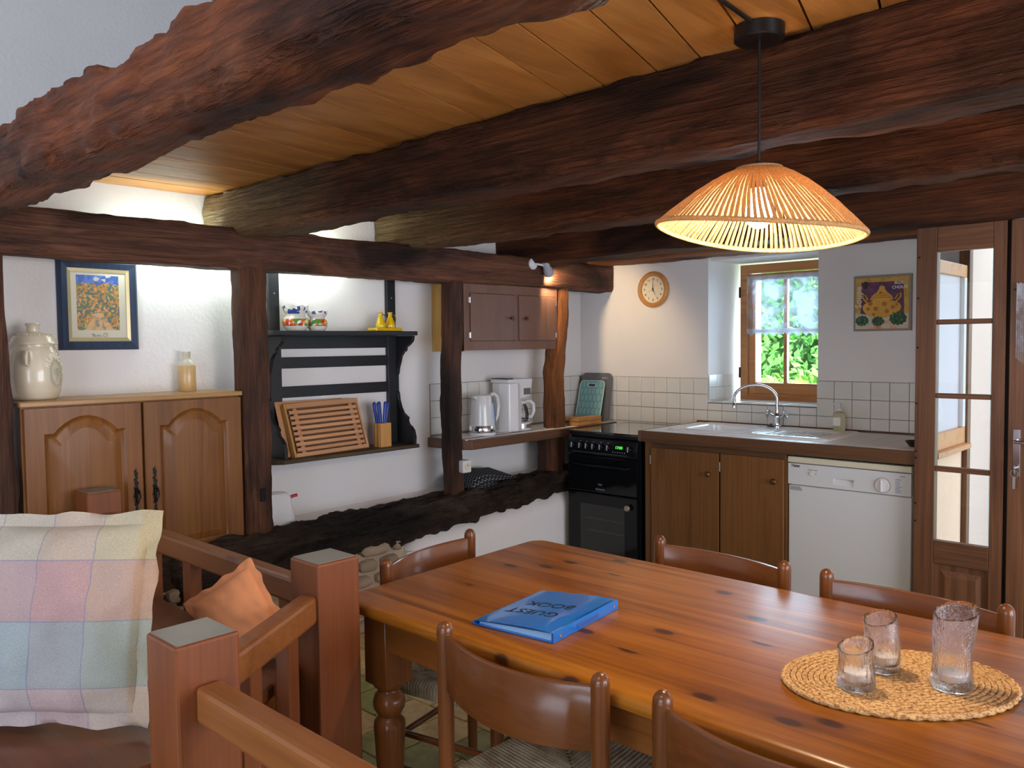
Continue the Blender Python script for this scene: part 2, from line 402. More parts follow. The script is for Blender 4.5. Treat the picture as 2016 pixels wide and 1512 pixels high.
wbk = obj('wall_back', wb, M_wallk); tag(wbk, kind='structure')
wr = obj('wall_right', MB().box(2.4, 2.5, -2.7, 5.12, 0, 4.3), M_gable); tag(wr, kind='structure')
wf = obj('wall_rear', MB().box(-3.8, 2.5, -2.7, -2.6, 0, 4.3), M_gable); tag(wf, kind='structure')
rf = obj('ceiling_upper', MB().box(-3.8, 2.5, -2.7, 5.12, 4.2, 4.3), M_roof); tag(rf, kind='structure')
# planked ceiling carrying the loft
ce = obj('ceiling', MB().box(XW, 2.4, .90, YB, ZC+.012, ZC+.018), M_slab); tag(ce, kind='structure')
bays = [(.885, 1.93), (1.93, 2.92), (2.92, 3.86), (3.86, 4.62)]
for bi, (y0, y1) in enumerate(bays):
    x = XW+.001; k = 0
    while x < .75:
        w = random.choice((.13, .15, .17, .19))
        if x+w > .75: w = .76-x
        def sl(xx): return -.27*min(1, max(0, (xx+3.35)/.9))
        def xa(xx, y): return max(XW+.001, xx+sl(xx)*(y-(y0+y1)/2))
        poly = [(xa(x, y0)+.003, y0), (xa(x+w, y0)-.003, y0), (xa(x+w, y1)-.003, y1), (xa(x, y1)+.003, y1)]
        dz = random.uniform(-.0006, .0006)
        obj('plank', MB().prism(poly, ZC+dz, ZC+.012), M_plank, ce)
        x += w; k += 1
obj('plank', MB().box(.76, 2.39, .885, YB, ZC, ZC+.012), M_plank, ce)

# ------------------------------------------------------------------ ceiling beams
b0 = obj('ceiling_beam', rough_beam(0, XW+.01, 2.38, lambda t: (.800, 1.972+.004*sin(t*2.1)), lambda t: .086+.004*sin(t*5.3+1), lambda t: .092+.005*sin(t*1.7+.5), .016, 1, .018, 48, 4.5, 9, .045), M_beamX0, smooth=60)
tag(b0, 'massive waney-edged reddish oak beam across the upper left, edge of the loft', 'beam')
b1 = obj('ceiling_beam', rough_beam(0, XW+.01, 2.38, lambda t: (1.925, 2.03), lambda t: .098, lambda t: .110+.004*sin(t*1.5+2.6), .009, 2, .02, 44, 7, 9, .02), M_beamX, smooth=60)
tag(b1, 'dark oak ceiling beam just behind the rope pendant cord, pale at its wall end', 'beam')
b2 = obj('ceiling_beam', rough_beam(0, XW+.01, 2.38, lambda t: (2.905, 2.045+(.02*max(0, t+1.0))), lambda t: .095, lambda t: .098+.003*sin(t*1.9), .009, 3, .02, 40, 7, 9, .02), M_beamX, smooth=60)
tag(b2, 'dark oak ceiling beam second behind the pendant, passing above the rope shade', 'beam')
b3 = obj('ceiling_beam', rough_beam(0, XW+.01, 2.38, lambda t: (3.87, 2.032), .11, .105, .007, 4, .035, 32, 7, 5, .01), M_beamXd, smooth=60)
tag(b3, 'blackish oak ceiling beam in front of the window wall, above the clock', 'beam')
b4 = obj('ceiling_beam', rough_beam(0, XW+.01, -.9, lambda t: (4.47, 2.048), .15, .092, .007, 5, .035, 32, 7, 5, .01), beam_mat('reddish_lintel_oak', lin(128, 82, 50), lin(76, 46, 30), lin(150, 100, 62), 0, bump=.4), smooth=60)
tag(b4, 'reddish oak lintel beam against the wall over the kitchen window', 'beam')

# ------------------------------------------------------------------ timber frame in front of the left wall
XF = -3.38
cb = obj('cross_beam', rough_beam(1, .2, 4.615, lambda t: (XF-.075, 1.876), .078, lambda t: .092, .005, 6, .02, 32, 8, 8, .012), M_beamY, smooth=60)
tag(cb, 'long dark timber rail running along the left wall on top of the posts', 'beam')
def post(y, hy, z0, z1, label, seed, cen=None, mat=None, amp=.0035, hx=.072):
    o = obj('timber_post', rough_beam(2, z0, z1, cen or (lambda t: (XF-hx, y)), hx, hy, amp, seed, .03, 28, 8, 7, .008), mat or M_postZ, smooth=60)
    return tag(o, label, 'post')
post(.86, .07, .3, 1.80, 'dark timber post at the far left edge beside the storage jar', 11, lambda t: (XF-.075, .86+.03*max(0, (1.6-t))))
post(1.918, .067, .35, 1.80, 'thick dark square timber post between sideboard and black rack', 12, hx=.052)
post(3.150, .050, .5, 1.80, 'cracked dark timber post with the white socket, left of the kettle', 13, lambda t: (XF-.042, 3.150-.012*sin((t-.5)*3)), hx=.042)
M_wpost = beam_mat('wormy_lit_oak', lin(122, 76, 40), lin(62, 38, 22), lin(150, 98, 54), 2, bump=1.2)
post(4.06, .058, .50, .83, 'short dark post stub below the narrow counter beside the cooker', 14, lambda t: (XF-.075, 4.03))
p3 = post(4.06, .05, .893, 1.80, 'crooked wormeaten oak post rising from the narrow counter', 15, lambda t: (XF-.06, 4.055+.05*min(1, max(0, (t-1.25)/.35))-.004), M_wpost, .008, .055)
# small mortise in the thick post
mo = thing('mortise_hole', 'small dark rectangular mortise slot low in the thick post', 'mortise', (XF+.004, 1.93, .76), world=True)
obj('slot', MB().box(XF-.004, XF+.006, 1.915, 1.943, .735, .795, .003), M_slab, mo)

# ------------------------------------------------------------------ sill timber and low wall
lw = thing('sill_timber', 'heavy black weathered sill timber lying along the low wall', 'beam', (-3.45, 2.6, .5), world=True)
obj('front_log', rough_beam(1, 1.0, 4.6, lambda t: (-3.39 if t > 1.5 else -3.44, .470+.042*max(0, t-1.9)), .088, lambda t: max(.05, .112-.027*max(0, t-2.2))+.05*min(1, max(0, 2.0-t)), .032, 21, .014, 64, 3.0, 17, .03), M_log, lw, smooth=70)
obj('rear_log', rough_beam(1, 1.0, 4.6, lambda t: (-3.505, .50+.03*max(0, t-2)), .05, .060, .016, 22, .014, 44, 2.8, 14, .02), M_log, lw, smooth=70)
mb = MB()
def pl(u, v):
    y = 2.70+(4.61-2.70)*u
    zb = .405+.072*(y-2.7)+.012*noise.noise(Vector((y*6, 3, 0))) - (.09*max(0, (2.80-y)/.1)**2 if y < 2.8 else 0)
    prof = [(-3.52, zb+.03), (-3.40, zb+.022), (-3.352, zb), (-3.318, zb-.02), (-3.296, zb-.055), (-3.29, zb-.10), (-3.29, 0)]
    i = min(int(v*6+1e-6), 6); return (prof[i][0]+.004*noise.noise(Vector((y*4, i, 1))), y, prof[i][1])
mb.grid(pl, 90, 7); mb.box(-3.66, -3.30, 2.70, 4.61, 0, .36)
lp = obj('wall_low_plaster', mb, M_wall, smooth=50); tag(lp, kind='structure')
ls = obj('wall_low_stone', MB().box(-3.66, -3.34, .8, 2.71, 0, .43), M_mortar); tag(ls, kind='structure')
random.seed(21)
for r in range(6):
    y = 1.0+random.uniform(-.05, .05); z = .035+r*.075
    while y < 2.66:
        w = random.uniform(.10, .22); w = min(w, 2.69-y)
        if w > .05:
            st = MB(); n = 12; hh = .031
            v = []; f = []
            for ring, (rx, k) in enumerate(((-3.345, 1.0), (-3.318, .9), (-3.308, .55))):
                for i in range(n):
                    a = 2*pi*i/n; rr = 1+.16*noise.noise(Vector((cos(a)*2, sin(a)*2, y*9+r)))
                    v.append((rx+.004*random.random(), y+w/2+(w/2-.006)*k*rr*math.copysign(abs(cos(a))**.7, cos(a)), z+hh*k*rr*math.copysign(abs(sin(a))**.7, sin(a))))
            for ring in range(2):
                for i in range(n): f.append((ring*n+i, ring*n+(i+1) % n, (ring+1)*n+(i+1) % n, (ring+1)*n+i))
            f.append(tuple(range(2*n, 3*n))); st.add(v, f)
            obj('stone', st, M_stone, ls, smooth=50)
        y += w
random.seed(5)
lg = MB(); lg.prism([(-3.67, .30), (-3.67, .60), (-3.60, .56), (-3.50, .53), (-3.50, .30)], 1.9, 4.61, 'Y')
for i, p_ in enumerate(lg.v):
    if p_[2] > .45: lg.v[i] = (p_[0], p_[1], p_[2]-(.03 if p_[1] < 3 else -.01))
o = obj('wall_ledge', lg, M_wallk); tag(o, kind='structure')

# ------------------------------------------------------------------ wall tiles
tb = MB().box(-.0485, .0485, -.006, 0, -.0485, .0485, .0015)
tmesh = None
def tile(x, y, z, rot, par, w=1, h=1):
    global tmesh
    if tmesh is None:
        o = obj('wall_tile', tb, M_tile, par); tmesh = o.data
    else:
        o = bpy.data.objects.new('wall_tile', tmesh); COL.objects.link(o); o.parent = par
    o.location = (x, y, z); o.rotation_euler = rot; o.scale = (w, 1, h)
gb = MB(); gb.box(XW, -2.655, YB-.004, YB, .87, 1.208); gb.box(-2.655, -1.945, YB-.004, YB, .87, 1.054); gb.box(-1.945, -1.20, YB-.004, YB, .87, 1.208)
gr = obj('trim_1', gb, M_grout); tag(gr, kind='structure')
for r, z in enumerate((1.157, 1.057, .957)):
    x = -3.40
    for c in range(-2, 22):
        x = -3.40+c*.1
        if x < XW+.05 or x > -1.23: continue
        h = 1
        if -2.66 < x < -1.95:
            if r == 0: continue
            if r == 1: tile(x, YB-.004, 1.030, (0, 0, 0), gr, 1, .44); continue
        tile(x, YB-.004, z, (0, 0, 0), gr)
for c in range(-2, 22):
    x = -3.40+c*.1
    if XW+.05 < x < -1.23: tile(x, YB-.004, .893, (0, 0, 0), gr, 1, .26)
gl_ = obj('trim_2', MB().box(XW, XW+.004, 3.19, YB, .87, 1.208), M_grout); tag(gl_, kind='structure')
for r, z in enumerate((1.157, 1.057, .957)):
    for c in range(14):
        y = 3.242+c*.1
        if y < YB-.04: tile(XW+.004, y, z, (0, 0, radians(90)), gl_)
# recess: sill tiles and left jamb tiles
rs = obj('trim_3', MB().box(-2.648, -1.95, YB-.004, 4.95, 1.052, 1.0565), M_grout); tag(rs, kind='structure')
for i in range(7):
    for j in range(4):
        x = -2.6+i*.1
        if j < 3: tile(x, YB+.045+j*.1, 1.0565, (radians(-90), 0, 0), rs)
for j in range(3):
    for z in (1.11, 1.19):
        if True:
            o = None; tile(-2.6485, YB+.05+j*.1, z, (0, 0, radians(90)), rs, 1, .8)

# ================================================================== WINDOW
wn = obj('window_1', MB().box(-2.605, -2.553, 4.95, 5.01, 1.058, 1.93).box(-2.553, -1.95, 4.95, 5.01, 1.875, 1.93).box(-2.553, -1.95, 4.95, 5.02, 1.058, 1.092), M_win, bev=.003); tag(wn, kind='structure')
def wpart(name, x0, x1, z0, z1, y0=4.962, y1=4.998, m=M_win): return obj(name, MB().box(x0, x1, y0, y1, z0, z1), m, wn, bev=.003)
wpart('stile', -2.550, -2.505, 1.097, 1.87); wpart('stile', -2.09, -2.045, 1.097, 1.87); wpart('bottom_rail', -2.505, -2.09, 1.097, 1.17); wpart('top_rail', -2.505, -2.09, 1.83, 1.87)
wpart('mullion', -2.314, -2.292, 1.17, 1.83); wpart('glazing_bar', -2.505, -2.314, 1.492, 1.512, 4.965, 4.995); wpart('glazing_bar', -2.292, -2.09, 1.492, 1.512, 4.965, 4.995)
wpart('drip_rail', -2.553, -1.96, 1.088, 1.098, 4.945, 4.97)
for x0, x1 in ((-2.505, -2.314), (-2.292, -2.09)):
    for z0, z1 in ((1.17, 1.492), (1.512, 1.83)): obj('window_pane', MB().box(x0, x1, 4.980, 4.983, z0, z1), M_glass, wn)
wpart('stile', -2.04, -1.955, 1.097, 1.87)
for z in (1.2, 1.72): obj('hinge', MB().lathe([(.006, 0), (.006, .07)], 10, (-2.606, 4.945, z)), M_iron, wn)
# lace curtain
t = NT('lace'); t.N.remove(t.b)
vec = t.coord((1, 1, 1), rand=False)
ck = t.n('ShaderNodeTexVoronoi'); ck.inputs['Scale'].default_value = 22; ck.feature = 'DISTANCE_TO_EDGE'; t.l(vec, ck.inputs['Vector'])
nz = t.noise(vec, 9, 3, .5, .8)
th = t.ramp(nz, [(.40, (.30, .30, .30, 1)), (.50, (.52, .52, .52, 1)), (.58, (.92, .92, .92, 1))])
sp = t.n('ShaderNodeSeparateXYZ'); t.l(vec, sp.inputs[0])
def sq(o_, per):
    m1 = t.n('ShaderNodeMath', operation='MULTIPLY'); m1.inputs[1].default_value = 1/per; t.l(o_, m1.inputs[0])
    m2 = t.n('ShaderNodeMath', operation='FRACT'); t.l(m1.outputs[0], m2.inputs[0])
    m3 = t.n('ShaderNodeMath', operation='GREATER_THAN'); m3.inputs[1].default_value = .45; t.l(m2.outputs[0], m3.inputs[0]); return m3.outputs[0]
hol = t.n('ShaderNodeMath', operation='MULTIPLY'); t.l(sq(sp.outputs[0], .007), hol.inputs[0]); t.l(sq(sp.outputs[2], .007), hol.inputs[1])
den = t.n('ShaderNodeMath', operation='SUBTRACT'); t.l(th, den.inputs[0])
hm = t.n('ShaderNodeMath', operation='MULTIPLY'); hm.inputs[1].default_value = .35; t.l(hol.outputs[0], hm.inputs[0]); t.l(hm.outputs[0], den.inputs[1]); den.use_clamp = True
# solid hems top and bottom
def band(lo, hi):
    a_ = t.n('ShaderNodeMath', operation='GREATER_THAN'); a_.inputs[1].default_value = lo; t.l(sp.outputs[2], a_.inputs[0])
    b_ = t.n('ShaderNodeMath', operation='LESS_THAN'); b_.inputs[1].default_value = hi; t.l(sp.outputs[2], b_.inputs[0])
    c_ = t.n('ShaderNodeMath', operation='MULTIPLY'); t.l(a_.outputs[0], c_.inputs[0]); t.l(b_.outputs[0], c_.inputs[1]); return c_.outputs[0]
hems = t.n('ShaderNodeMath', operation='ADD'); t.l(band(-.03, .1), hems.inputs[0]); t.l(band(-.5, -.335), hems.inputs[1])
h6 = t.n('ShaderNodeMath', operation='MULTIPLY'); h6.inputs[1].default_value = .8; t.l(hems.outputs[0], h6.inputs[0])
mxx = t.n('ShaderNodeMath', operation='MAXIMUM'); t.l(den.outputs[0], mxx.inputs[0]); t.l(h6.outputs[0], mxx.inputs[1])
tr = t.n('ShaderNodeBsdfTransparent'); df = t.n('ShaderNodeBsdfDiffuse'); df.inputs[0].default_value = lin(232, 234, 240); tl = t.n('ShaderNodeBsdfTranslucent'); tl.inputs[0].default_value = lin(168, 176, 194)
ms = t.n('ShaderNodeMixShader'); ms.inputs[0].default_value = .5; t.l(df.outputs[0], ms.inputs[1]); t.l(tl.outputs[0], ms.inputs[2])
m2_ = t.n('ShaderNodeMixShader'); t.l(mxx.outputs[0], m2_.inputs[0]); t.l(tr.outputs[0], m2_.inputs[1]); t.l(ms.outputs[0], m2_.inputs[2]); t.l(m2_.outputs[0], t.out.inputs[0])
M_lace = t.m
def curtain(name, x0, x1, ztop, h, y, label, teeth=.052):
    r = thing(name, label, 'curtain', (x0, y, ztop), world=True)
    mb = MB(); nu = int((x1-x0)/.0065)
    def fn(u, v):
        x = x0+(x1-x0)*u
        sc_ = abs(((x-x0)/teeth) % 1-.5)*2
        bot = -h+.026*(sc_)**1.0
        top = .006*abs(((x-x0)/.013) % 1-.5)*2
        z = top+(bot-top)*v
        return (x, y+.006*sin((x-x0)*70)+.010*sin((x-x0)*19)*v, ztop+z)
    mb.grid(fn, nu, 24); obj('lace_panel', mb, M_lace, r, smooth=60)
    obj('curtain_rod', MB().tube([(x0-.01, y+.012, ztop-.022), (x1+.01, y+.012, ztop-.022)], .004, 8), M_brass, r)
curtain('lace_curtain', -2.552, -2.07, 1.852, .385, 4.938, 'short white lace cafe curtain across the top of the kitchen window')

# outside: hedge, pale wall strip, ground
t = NT('leaf'); oi = t.n('ShaderNodeTexNoise'); oi.inputs['Scale'].default_value = 2.2
t.l(t.ramp(oi.outputs['Fac'], [(.35, lin(86, 158, 70)), (.65, lin(176, 206, 84))]), t.b.inputs['Base Color']); t.p(rough=.5)
t.b.inputs['Transmission Weight'].default_value = 0; M_leaf = t.m
gd = obj('ground_outside', MB().box(-12, 4, 5.12, 14, -.3, -.05), plain('garden_grass', lin(110, 150, 70), .9, var=.3)); tag(gd, kind='structure')
hd = MB(); random.seed(3)
for i in range(15000):
    x = random.uniform(-6.6, -1.7); z = random.uniform(.2, 3.3); y = 7.6+.5*random.random()+.25*sin(x*2.1)+.2*sin(z*3+x)
    s_ = random.uniform(.03, .06); a = random.uniform(0, 2*pi); b = random.uniform(-.9, .9)
    M = Matrix.Translation((x, y, z)) @ Matrix.Rotation(a, 4, 'Y') @ Matrix.Rotation(b, 4, 'X')
    hd.add([M @ Vector(p) for p in ((-s_, 0, 0), (0, .01, -s_*.55), (s_, 0, 0), (0, .01, s_*.55))], [(0, 1, 2), (0, 2, 3)])
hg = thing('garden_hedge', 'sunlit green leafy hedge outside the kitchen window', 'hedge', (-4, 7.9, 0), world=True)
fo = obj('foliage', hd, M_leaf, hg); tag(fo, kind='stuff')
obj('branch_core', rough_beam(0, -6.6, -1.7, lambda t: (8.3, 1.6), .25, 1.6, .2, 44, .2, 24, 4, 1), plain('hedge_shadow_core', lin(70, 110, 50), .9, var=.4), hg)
lm = thing('garden_wall', 'pale rendered wall strip outside at the left of the window', 'wall', (-3.75, 5.6, 0), world=True)
obj('wall_slab', MB().box(-5.1, -2.93, 5.5, 5.9, 0, 3.2), plain('sunlit_render', lin(240, 240, 236), .9), lm)

# ================================================================== KITCHEN RUN
ZT = .93
ct = thing('worktop', 'white tiled kitchen worktop with dark wooden edge around the sink', 'worktop', (-1.97, 4.28, ZT), world=True)
mb = MB(); mb.box(-2.70, -2.60, 3.965, 4.60, .885, ZT-.004); mb.box(-1.66, -1.20, 3.965, 4.60, .885, ZT-.004); mb.box(-2.60, -1.66, 3.965, 4.075, .885, ZT-.004); mb.box(-2.60, -1.66, 4.52, 4.60, .885, ZT-.004)
obj('top_slab', mb, M_grout, ct)
obj('front_edging', MB().box(-2.705, -1.20, 3.945, 3.966, .868, ZT+.001), M_kitX, ct, bev=.006)
obj('side_edging', MB().box(-2.72, -2.70, 3.945, 4.60, .868, ZT+.001), M_kitY, ct, bev=.005)
obj('back_trim', MB().box(-2.72, -1.20, 4.598, 4.612, ZT-.004, ZT+.012), M_kitX, ct, bev=.002)
M_wt = plain('white_worktop_tile', lin(244, 243, 240), .38)
tt = None
for i in range(15):
    for j in range(7):
        x = -2.65+i*.1; y = 4.018+j*.1
        if y > 4.62: continue
        if -2.62 < x < -1.68 and 4.06 < y < 4.54: continue
        hh = 1
        if tt is None:
            o = obj('worktop_tile', MB().box(-.0485, .0485, -.0485, .0485, -.004, .001, .0012), M_wt, ct, off=1); tt = o.data
        else: o = bpy.data.objects.new('worktop_tile', tt); COL.objects.link(o); o.parent = ct
        o.location = (x+1.97, y-4.28, 0)
# base unit
bu = thing('sink_base_cabinet', 'brown wooden sink base cabinet with two plain doors and brass knobs', 'cabinet', (-2.26, 4.3, 0), world=True)
obj('carcass', MB().box(-2.69, -2.675, 3.99, 4.58, 0, .868).box(-1.855, -1.84, 3.99, 4.58, 0, .868).box(-2.69, -1.84, 4.56, 4.58, 0, .868).box(-2.69, -1.84, 4.02, 4.56, .08, .1).box(-2.67, -1.86, 4.05, 4.06, 0, .1), M_kit, bu)
obj('face_frame', MB().box(-2.69, -2.652, 3.975, 4.0, 0, .868), M_kit, bu, bev=.002)
obj('face_rail', MB().box(-2.652, -1.84, 3.980, 4.0, .835, .868), M_kitX, bu, bev=.002)
obj('fascia', MB().box(-1.84, -1.215, 3.985, 4.0, .862, .868), M_kitX, bu)
for x0, x1, kx in ((-2.645, -2.213, -2.272), (-2.203, -1.848, -1.893)):
    d = obj('cabinet_door', MB().box(x0, x1, 3.966, 3.984, .10, .836), M_kit, bu, bev=.003)
    d['_world'] = bu['_world']
    k = obj('knob', MB().lathe([(.004, 0), (.005, .012), (.014, .016), (.016, .022), (.012, .028), (0, .030)], 16, M=frame((kx, 3.966, .720), (1, 0, 0), (0, 0, 1))), M_brass, d, smooth=40)
    h = obj('hinge', MB().tube([(x0-.004, 3.968, .74), (x0-.004, 3.968, .79)], .004, 8), M_steel, d)
    del d['_world']
# sink
sk = thing('sink', 'white ceramic inset sink with long bowl and drainer', 'sink', (-2.13, 4.29, ZT), world=True)
mb = MB()
def rrect(x0, x1, y0, y1, r, n=6):
    P = []
    for cx, cy, a0 in ((x1-r, y1-r, 0), (x0+r, y1-r, 90), (x0+r, y0+r, 180), (x1-r, y0+r, 270)):
        for i in range(n+1):
            a = radians(a0+90*i/n); P.append((cx+r*cos(a), cy+r*sin(a)))
    return P
def rings(mb, rl, close=True):
    n = len(rl[0][0]); v = []; f = []
    for P, z in rl: v += [(x, y, z) for x, y in P]
    for j in range(len(rl)-1):
        for i in range(n): f.append((j*n+i, j*n+(i+1) % n, (j+1)*n+(i+1) % n, (j+1)*n+i))
    if close: f.append(tuple(range((len(rl)-1)*n, len(rl)*n)))
    mb.add(v, f)
# rim + bowl (left) + shallow drainer (right) built as stacked rings with a bridging deck
ox0, ox1, oy0, oy1 = -2.60, -1.66, 4.05, 4.53
def deck(x0, x1, y0, y1, hx0, hx1, hy0, hy1, zc, r):
    O = rrect(x0, x1, y0, y1, .0005); I = rrect(hx0, hx1, hy0, hy1, r)
    rings(mb, [(O, zc), (I, zc+.001)], False)
xs = -2.14
deck(ox0+.02, xs, oy0+.02, oy1-.02, -2.52, -2.17, 4.09, 4.44, ZT+.014, .07)
deck(xs, ox1-.02, oy0+.02, oy1-.02, -2.10, -1.72, 4.09, 4.42, ZT+.014, .04)
rings(mb, [(rrect(ox0, ox1, oy0, oy1, .035), ZT+.001), (rrect(ox0+.004, ox1-.004, oy0+.004, oy1-.004, .034), ZT+.009), (rrect(ox0+.014, ox1-.014, oy0+.014, oy1-.014, .03), ZT+.014), (rrect(ox0+.02, ox1-.02, oy0+.02, oy1-.02, .002), ZT+.014)], False)
rings(mb, [(rrect(-2.52, -2.17, 4.09, 4.44, .07), ZT+.015), (rrect(-2.512, -2.178, 4.098, 4.432, .07), ZT+.008), (rrect(-2.50, -2.19, 4.11, 4.42, .07), ZT-.14), (rrect(-2.46, -2.23, 4.15, 4.38, .06), ZT-.155)])
rings(mb, [(rrect(-2.10, -1.72, 4.09, 4.42, .04), ZT+.015), (rrect(-2.092, -1.728, 4.098, 4.412, .04), ZT+.007), (rrect(-2.06, -1.76, 4.13, 4.38, .03), ZT+.004)])
obj('basin', mb, plain('white_fireclay', lin(246, 245, 243), .22, coat=.15), sk, smooth=35)
rb = MB()
for i in range(9): rb.tube([(-2.05+i*.035, 4.14, ZT+.005), (-2.05+i*.035, 4.37, ZT+.005)], .004, 6)
obj('drainer_rib', rb, M_white, sk, smooth=50)
obj('plug', MB().lathe([(0, 0), (.022, 0), (.024, .006), (.006, .008), (.005, .018), (0, .018)], 18, (-2.16, 4.475, ZT+.014)), M_black2, sk, smooth=40)
# mixer tap
fa = thing('kitchen_tap', 'chrome swan-neck mixer tap with two cross handles behind the sink', 'tap', (-2.14, 4.49, ZT+.014), world=True)
bx, by, bz = -2.13, 4.49, ZT+.014
obj('tap_body', MB().lathe([(.026, 0), (.026, .006), (.02, .012), (.018, .04), (.022, .055), (.018, .075), (.013, .08), (.012, .095)], 20, (bx, by, bz)), M_chrome, fa, smooth=40)
sp_ = []
for i in range(26):
    a = pi*i/25*.94
    sp_.append((bx-.115+.115*cos(a)*1.0, by-.05*(1-cos(a))/2*1.6, bz+.155+.085*sin(a)))
pts = [(bx, by, bz+.09), (bx-.002, by, bz+.12)]+sp_+[(bx-.229, by-.08, bz+.125)]
obj('spout', MB().tube(pts, .0085, 12), M_chrome, fa, smooth=60)
obj('aerator', MB().lathe([(.011, 0), (.011, .026), (.008, .03)], 14, (bx-.229, by-.08, bz+.105)), M_chrome, fa, smooth=40)
for sx in (-1, 1):
    hb = MB(); hb.tube([(bx, by, bz+.05), (bx+sx*.042, by-.004, bz+.068)], .009, 10)
    c_ = Vector((bx+sx*.052, by-.006, bz+.074)); ax = Vector((sx*.85, -.1, .5)).normalized(); e1 = ax.orthogonal().normalized(); e2 = ax.cross(e1)
    obj('valve_arm', hb, M_chrome, fa, smooth=50)
    hk = MB()
    for k in range(3):
        d_ = (e1*cos(k*pi/3)+e2*sin(k*pi/3))*.021; hk.tube([c_-d_, c_+d_], .007, 8)
    hk.tube([c_-ax*.006, c_+ax*.012], .012, 12)
    obj('tap_handle', hk, M_chrome, fa, smooth=50)
# soap bottle
sb = thing('soap_dispenser', 'clear pump bottle of pale yellow soap on the sink corner', 'bottle', (-1.765, 4.47, ZT+.0145), world=True)
M_soap = NT('yellow_soap'); M_soap.b.inputs['Base Color'].default_value = lin(244, 240, 196); M_soap.p(rough=.12, trans=.75); M_soap = M_soap.m
sx_, sy_, sz_ = -1.765, 4.47, ZT+.0145
obj('bottle', MB().lathe([(0, 0), (.029, 0), (.032, .004), (.032, .085), (.028, .098), (.013, .106), (.013, .114)], 24, (sx_, sy_, sz_)), M_soap, sb, smooth=40)
obj('bottle_label', MB().box(sx_-.02, sx_+.02, sy_-.0335, sy_-.0325, sz_+.03, sz_+.075), plain('pale_label', lin(238, 236, 226), .5), sb)
obj('pump', MB().lathe([(.014, .112), (.014, .124), (.005, .126), (.005, .142), (.009, .144), (.009, .152), (0, .154)], 14, (sx_, sy_, sz_)).tube([(sx_, sy_, sz_+.148), (sx_-.035, sy_-.01, sz_+.144)], .0045, 8), M_white, sb, smooth=40)
# things at the right end of the worktop
pt = thing('black_dish', 'small black bowl at the right end of the worktop by the door post', 'bowl', (-1.262, 4.12, ZT+.001), world=True)
obj('bowl', MB().lathe([(0, .003), (.028, 0), (.032, .003), (.046, .022), (.050, .028), (.046, .028), (.030, .008), (0, .006)], 24, (-1.262, 4.12, ZT+.001)), M_black2, pt, smooth=40)
pr = thing('paper_roll', 'white paper towel roll on the worktop beside the door frame', 'paper roll', (-1.29, 4.50, ZT+.001), world=True)
obj('roll', MB().lathe([(.02, 0), (.052, 0), (.054, .004), (.054, .216), (.052, .22), (.02, .22), (.02, 0)], 28, (-1.262, 4.53, ZT+.001), cap=False), plain('tissue_paper', lin(236, 234, 230), .9), pr, smooth=40)

# ------------------------------------------------------------------ dishwasher
dw = thing('dishwasher', 'white freestanding dishwasher under the worktop', 'dishwasher', (-1.545, 4.3, 0), world=True)
x0, x1 = -1.838, -1.243
obj('body', MB().box(x0+.004, x1-.004, 4.03, 4.56, .02, .845), M_enamel, dw, bev=.003)
obj('lid', MB().box(x0, x1, 3.994, 4.57, .822, .852), M_cream, dw, bev=.004)
dr = obj('door', MB().box(x0+.002, x1-.002, 4.003, 4.03, .11, .706), M_enamel, dw, bev=.006)
pn = MB(); pn.box(x0+.002, x1-.002, 3.998, 4.03, .711, .727); pn.box(x0+.002, x1-.002, 3.998, 4.03, .762, .817); pn.box(x0+.002, -1.605, 3.998, 4.03, .727, .762); pn.box(-1.505, x1-.002, 3.998, 4.03, .727, .762); pn.box(-1.605, -1.505, 4.02, 4.03, .727, .762)
obj('control_panel', pn, M_enamel, dw)
obj('handle_recess', MB().prism([(4.0, .727), (4.02, .727), (4.02, .755)], -1.604, -1.506, 'X'), M_white, dw)
obj('kick_plate', MB().box(x0+.01, x1-.01, 4.04, 4.05, .02, .105), M_enamel, dw)
for x in (x0+.05, x1-.05): obj('foot', MB().lathe([(.018, 0), (.018, .022)], 12, (x, 4.08, 0)), M_black2, dw)
F_ = lambda x, y, z: frame((x, y, z), (1, 0, 0), (0, 0, 1))
obj('program_dial', MB().lathe([(0, 0), (.035, 0), (.035, .004), (.031, .006), (.030, .010), (0, .011)], 36, M=F_(-1.373, 3.998, .752)), M_white, dw, smooth=35)
obj('dial_ring', MB().tube([(-1.373+.0355*cos(a_*pi/24), 3.996, .752+.0355*sin(a_*pi/24)) for a_ in range(48)], .0011, 5, closed=True), M_dark, dw)
obj('dial_grip', MB().box(-1.378, -1.368, 3.975, 3.99, .724, .780), M_white, dw, bev=.004)
obj('power_button', MB().lathe([(0, 0), (.011, 0), (.011, .005), (.009, .007), (0, .007)], 20, M=F_(-1.715, 3.998, .773)), M_cream, dw, smooth=35)
obj('brand_print', text_mb('Haier', .020, .0003, 'LEFT', F_(-1.818, 3.9975, .806), bold=.0006), M_dark, dw)
pm = MB().box(-1.735, -1.709, 3.9972, 3.9982, .7895, .7925).box(-1.703, -1.684, 3.9972, 3.9982, .7895, .7925).prism([(-1.698, .773), (-1.690, .776), (-1.690, .770)], 3.9972, 3.9982, 'Y')
obj('button_print', pm, M_grey, dw)
pm = MB()
for i in range(8): pm.box(-1.315, -1.315+random.uniform(.014, .03), 3.9972, 3.9982, .784-i*.0085, .7868-i*.0085)
pm.box(-1.295, -1.272, 3.9972, 3.9982, .800, .803)
obj('program_print', pm, plain('blue_grey_print', lin(110, 125, 160), .5), dw)
obj('sticker', MB().box(-1.832, -1.762, 4.0018, 4.0032, .678, .702), plain('sticker', lin(205, 205, 200), .5), dw)
pm = MB()
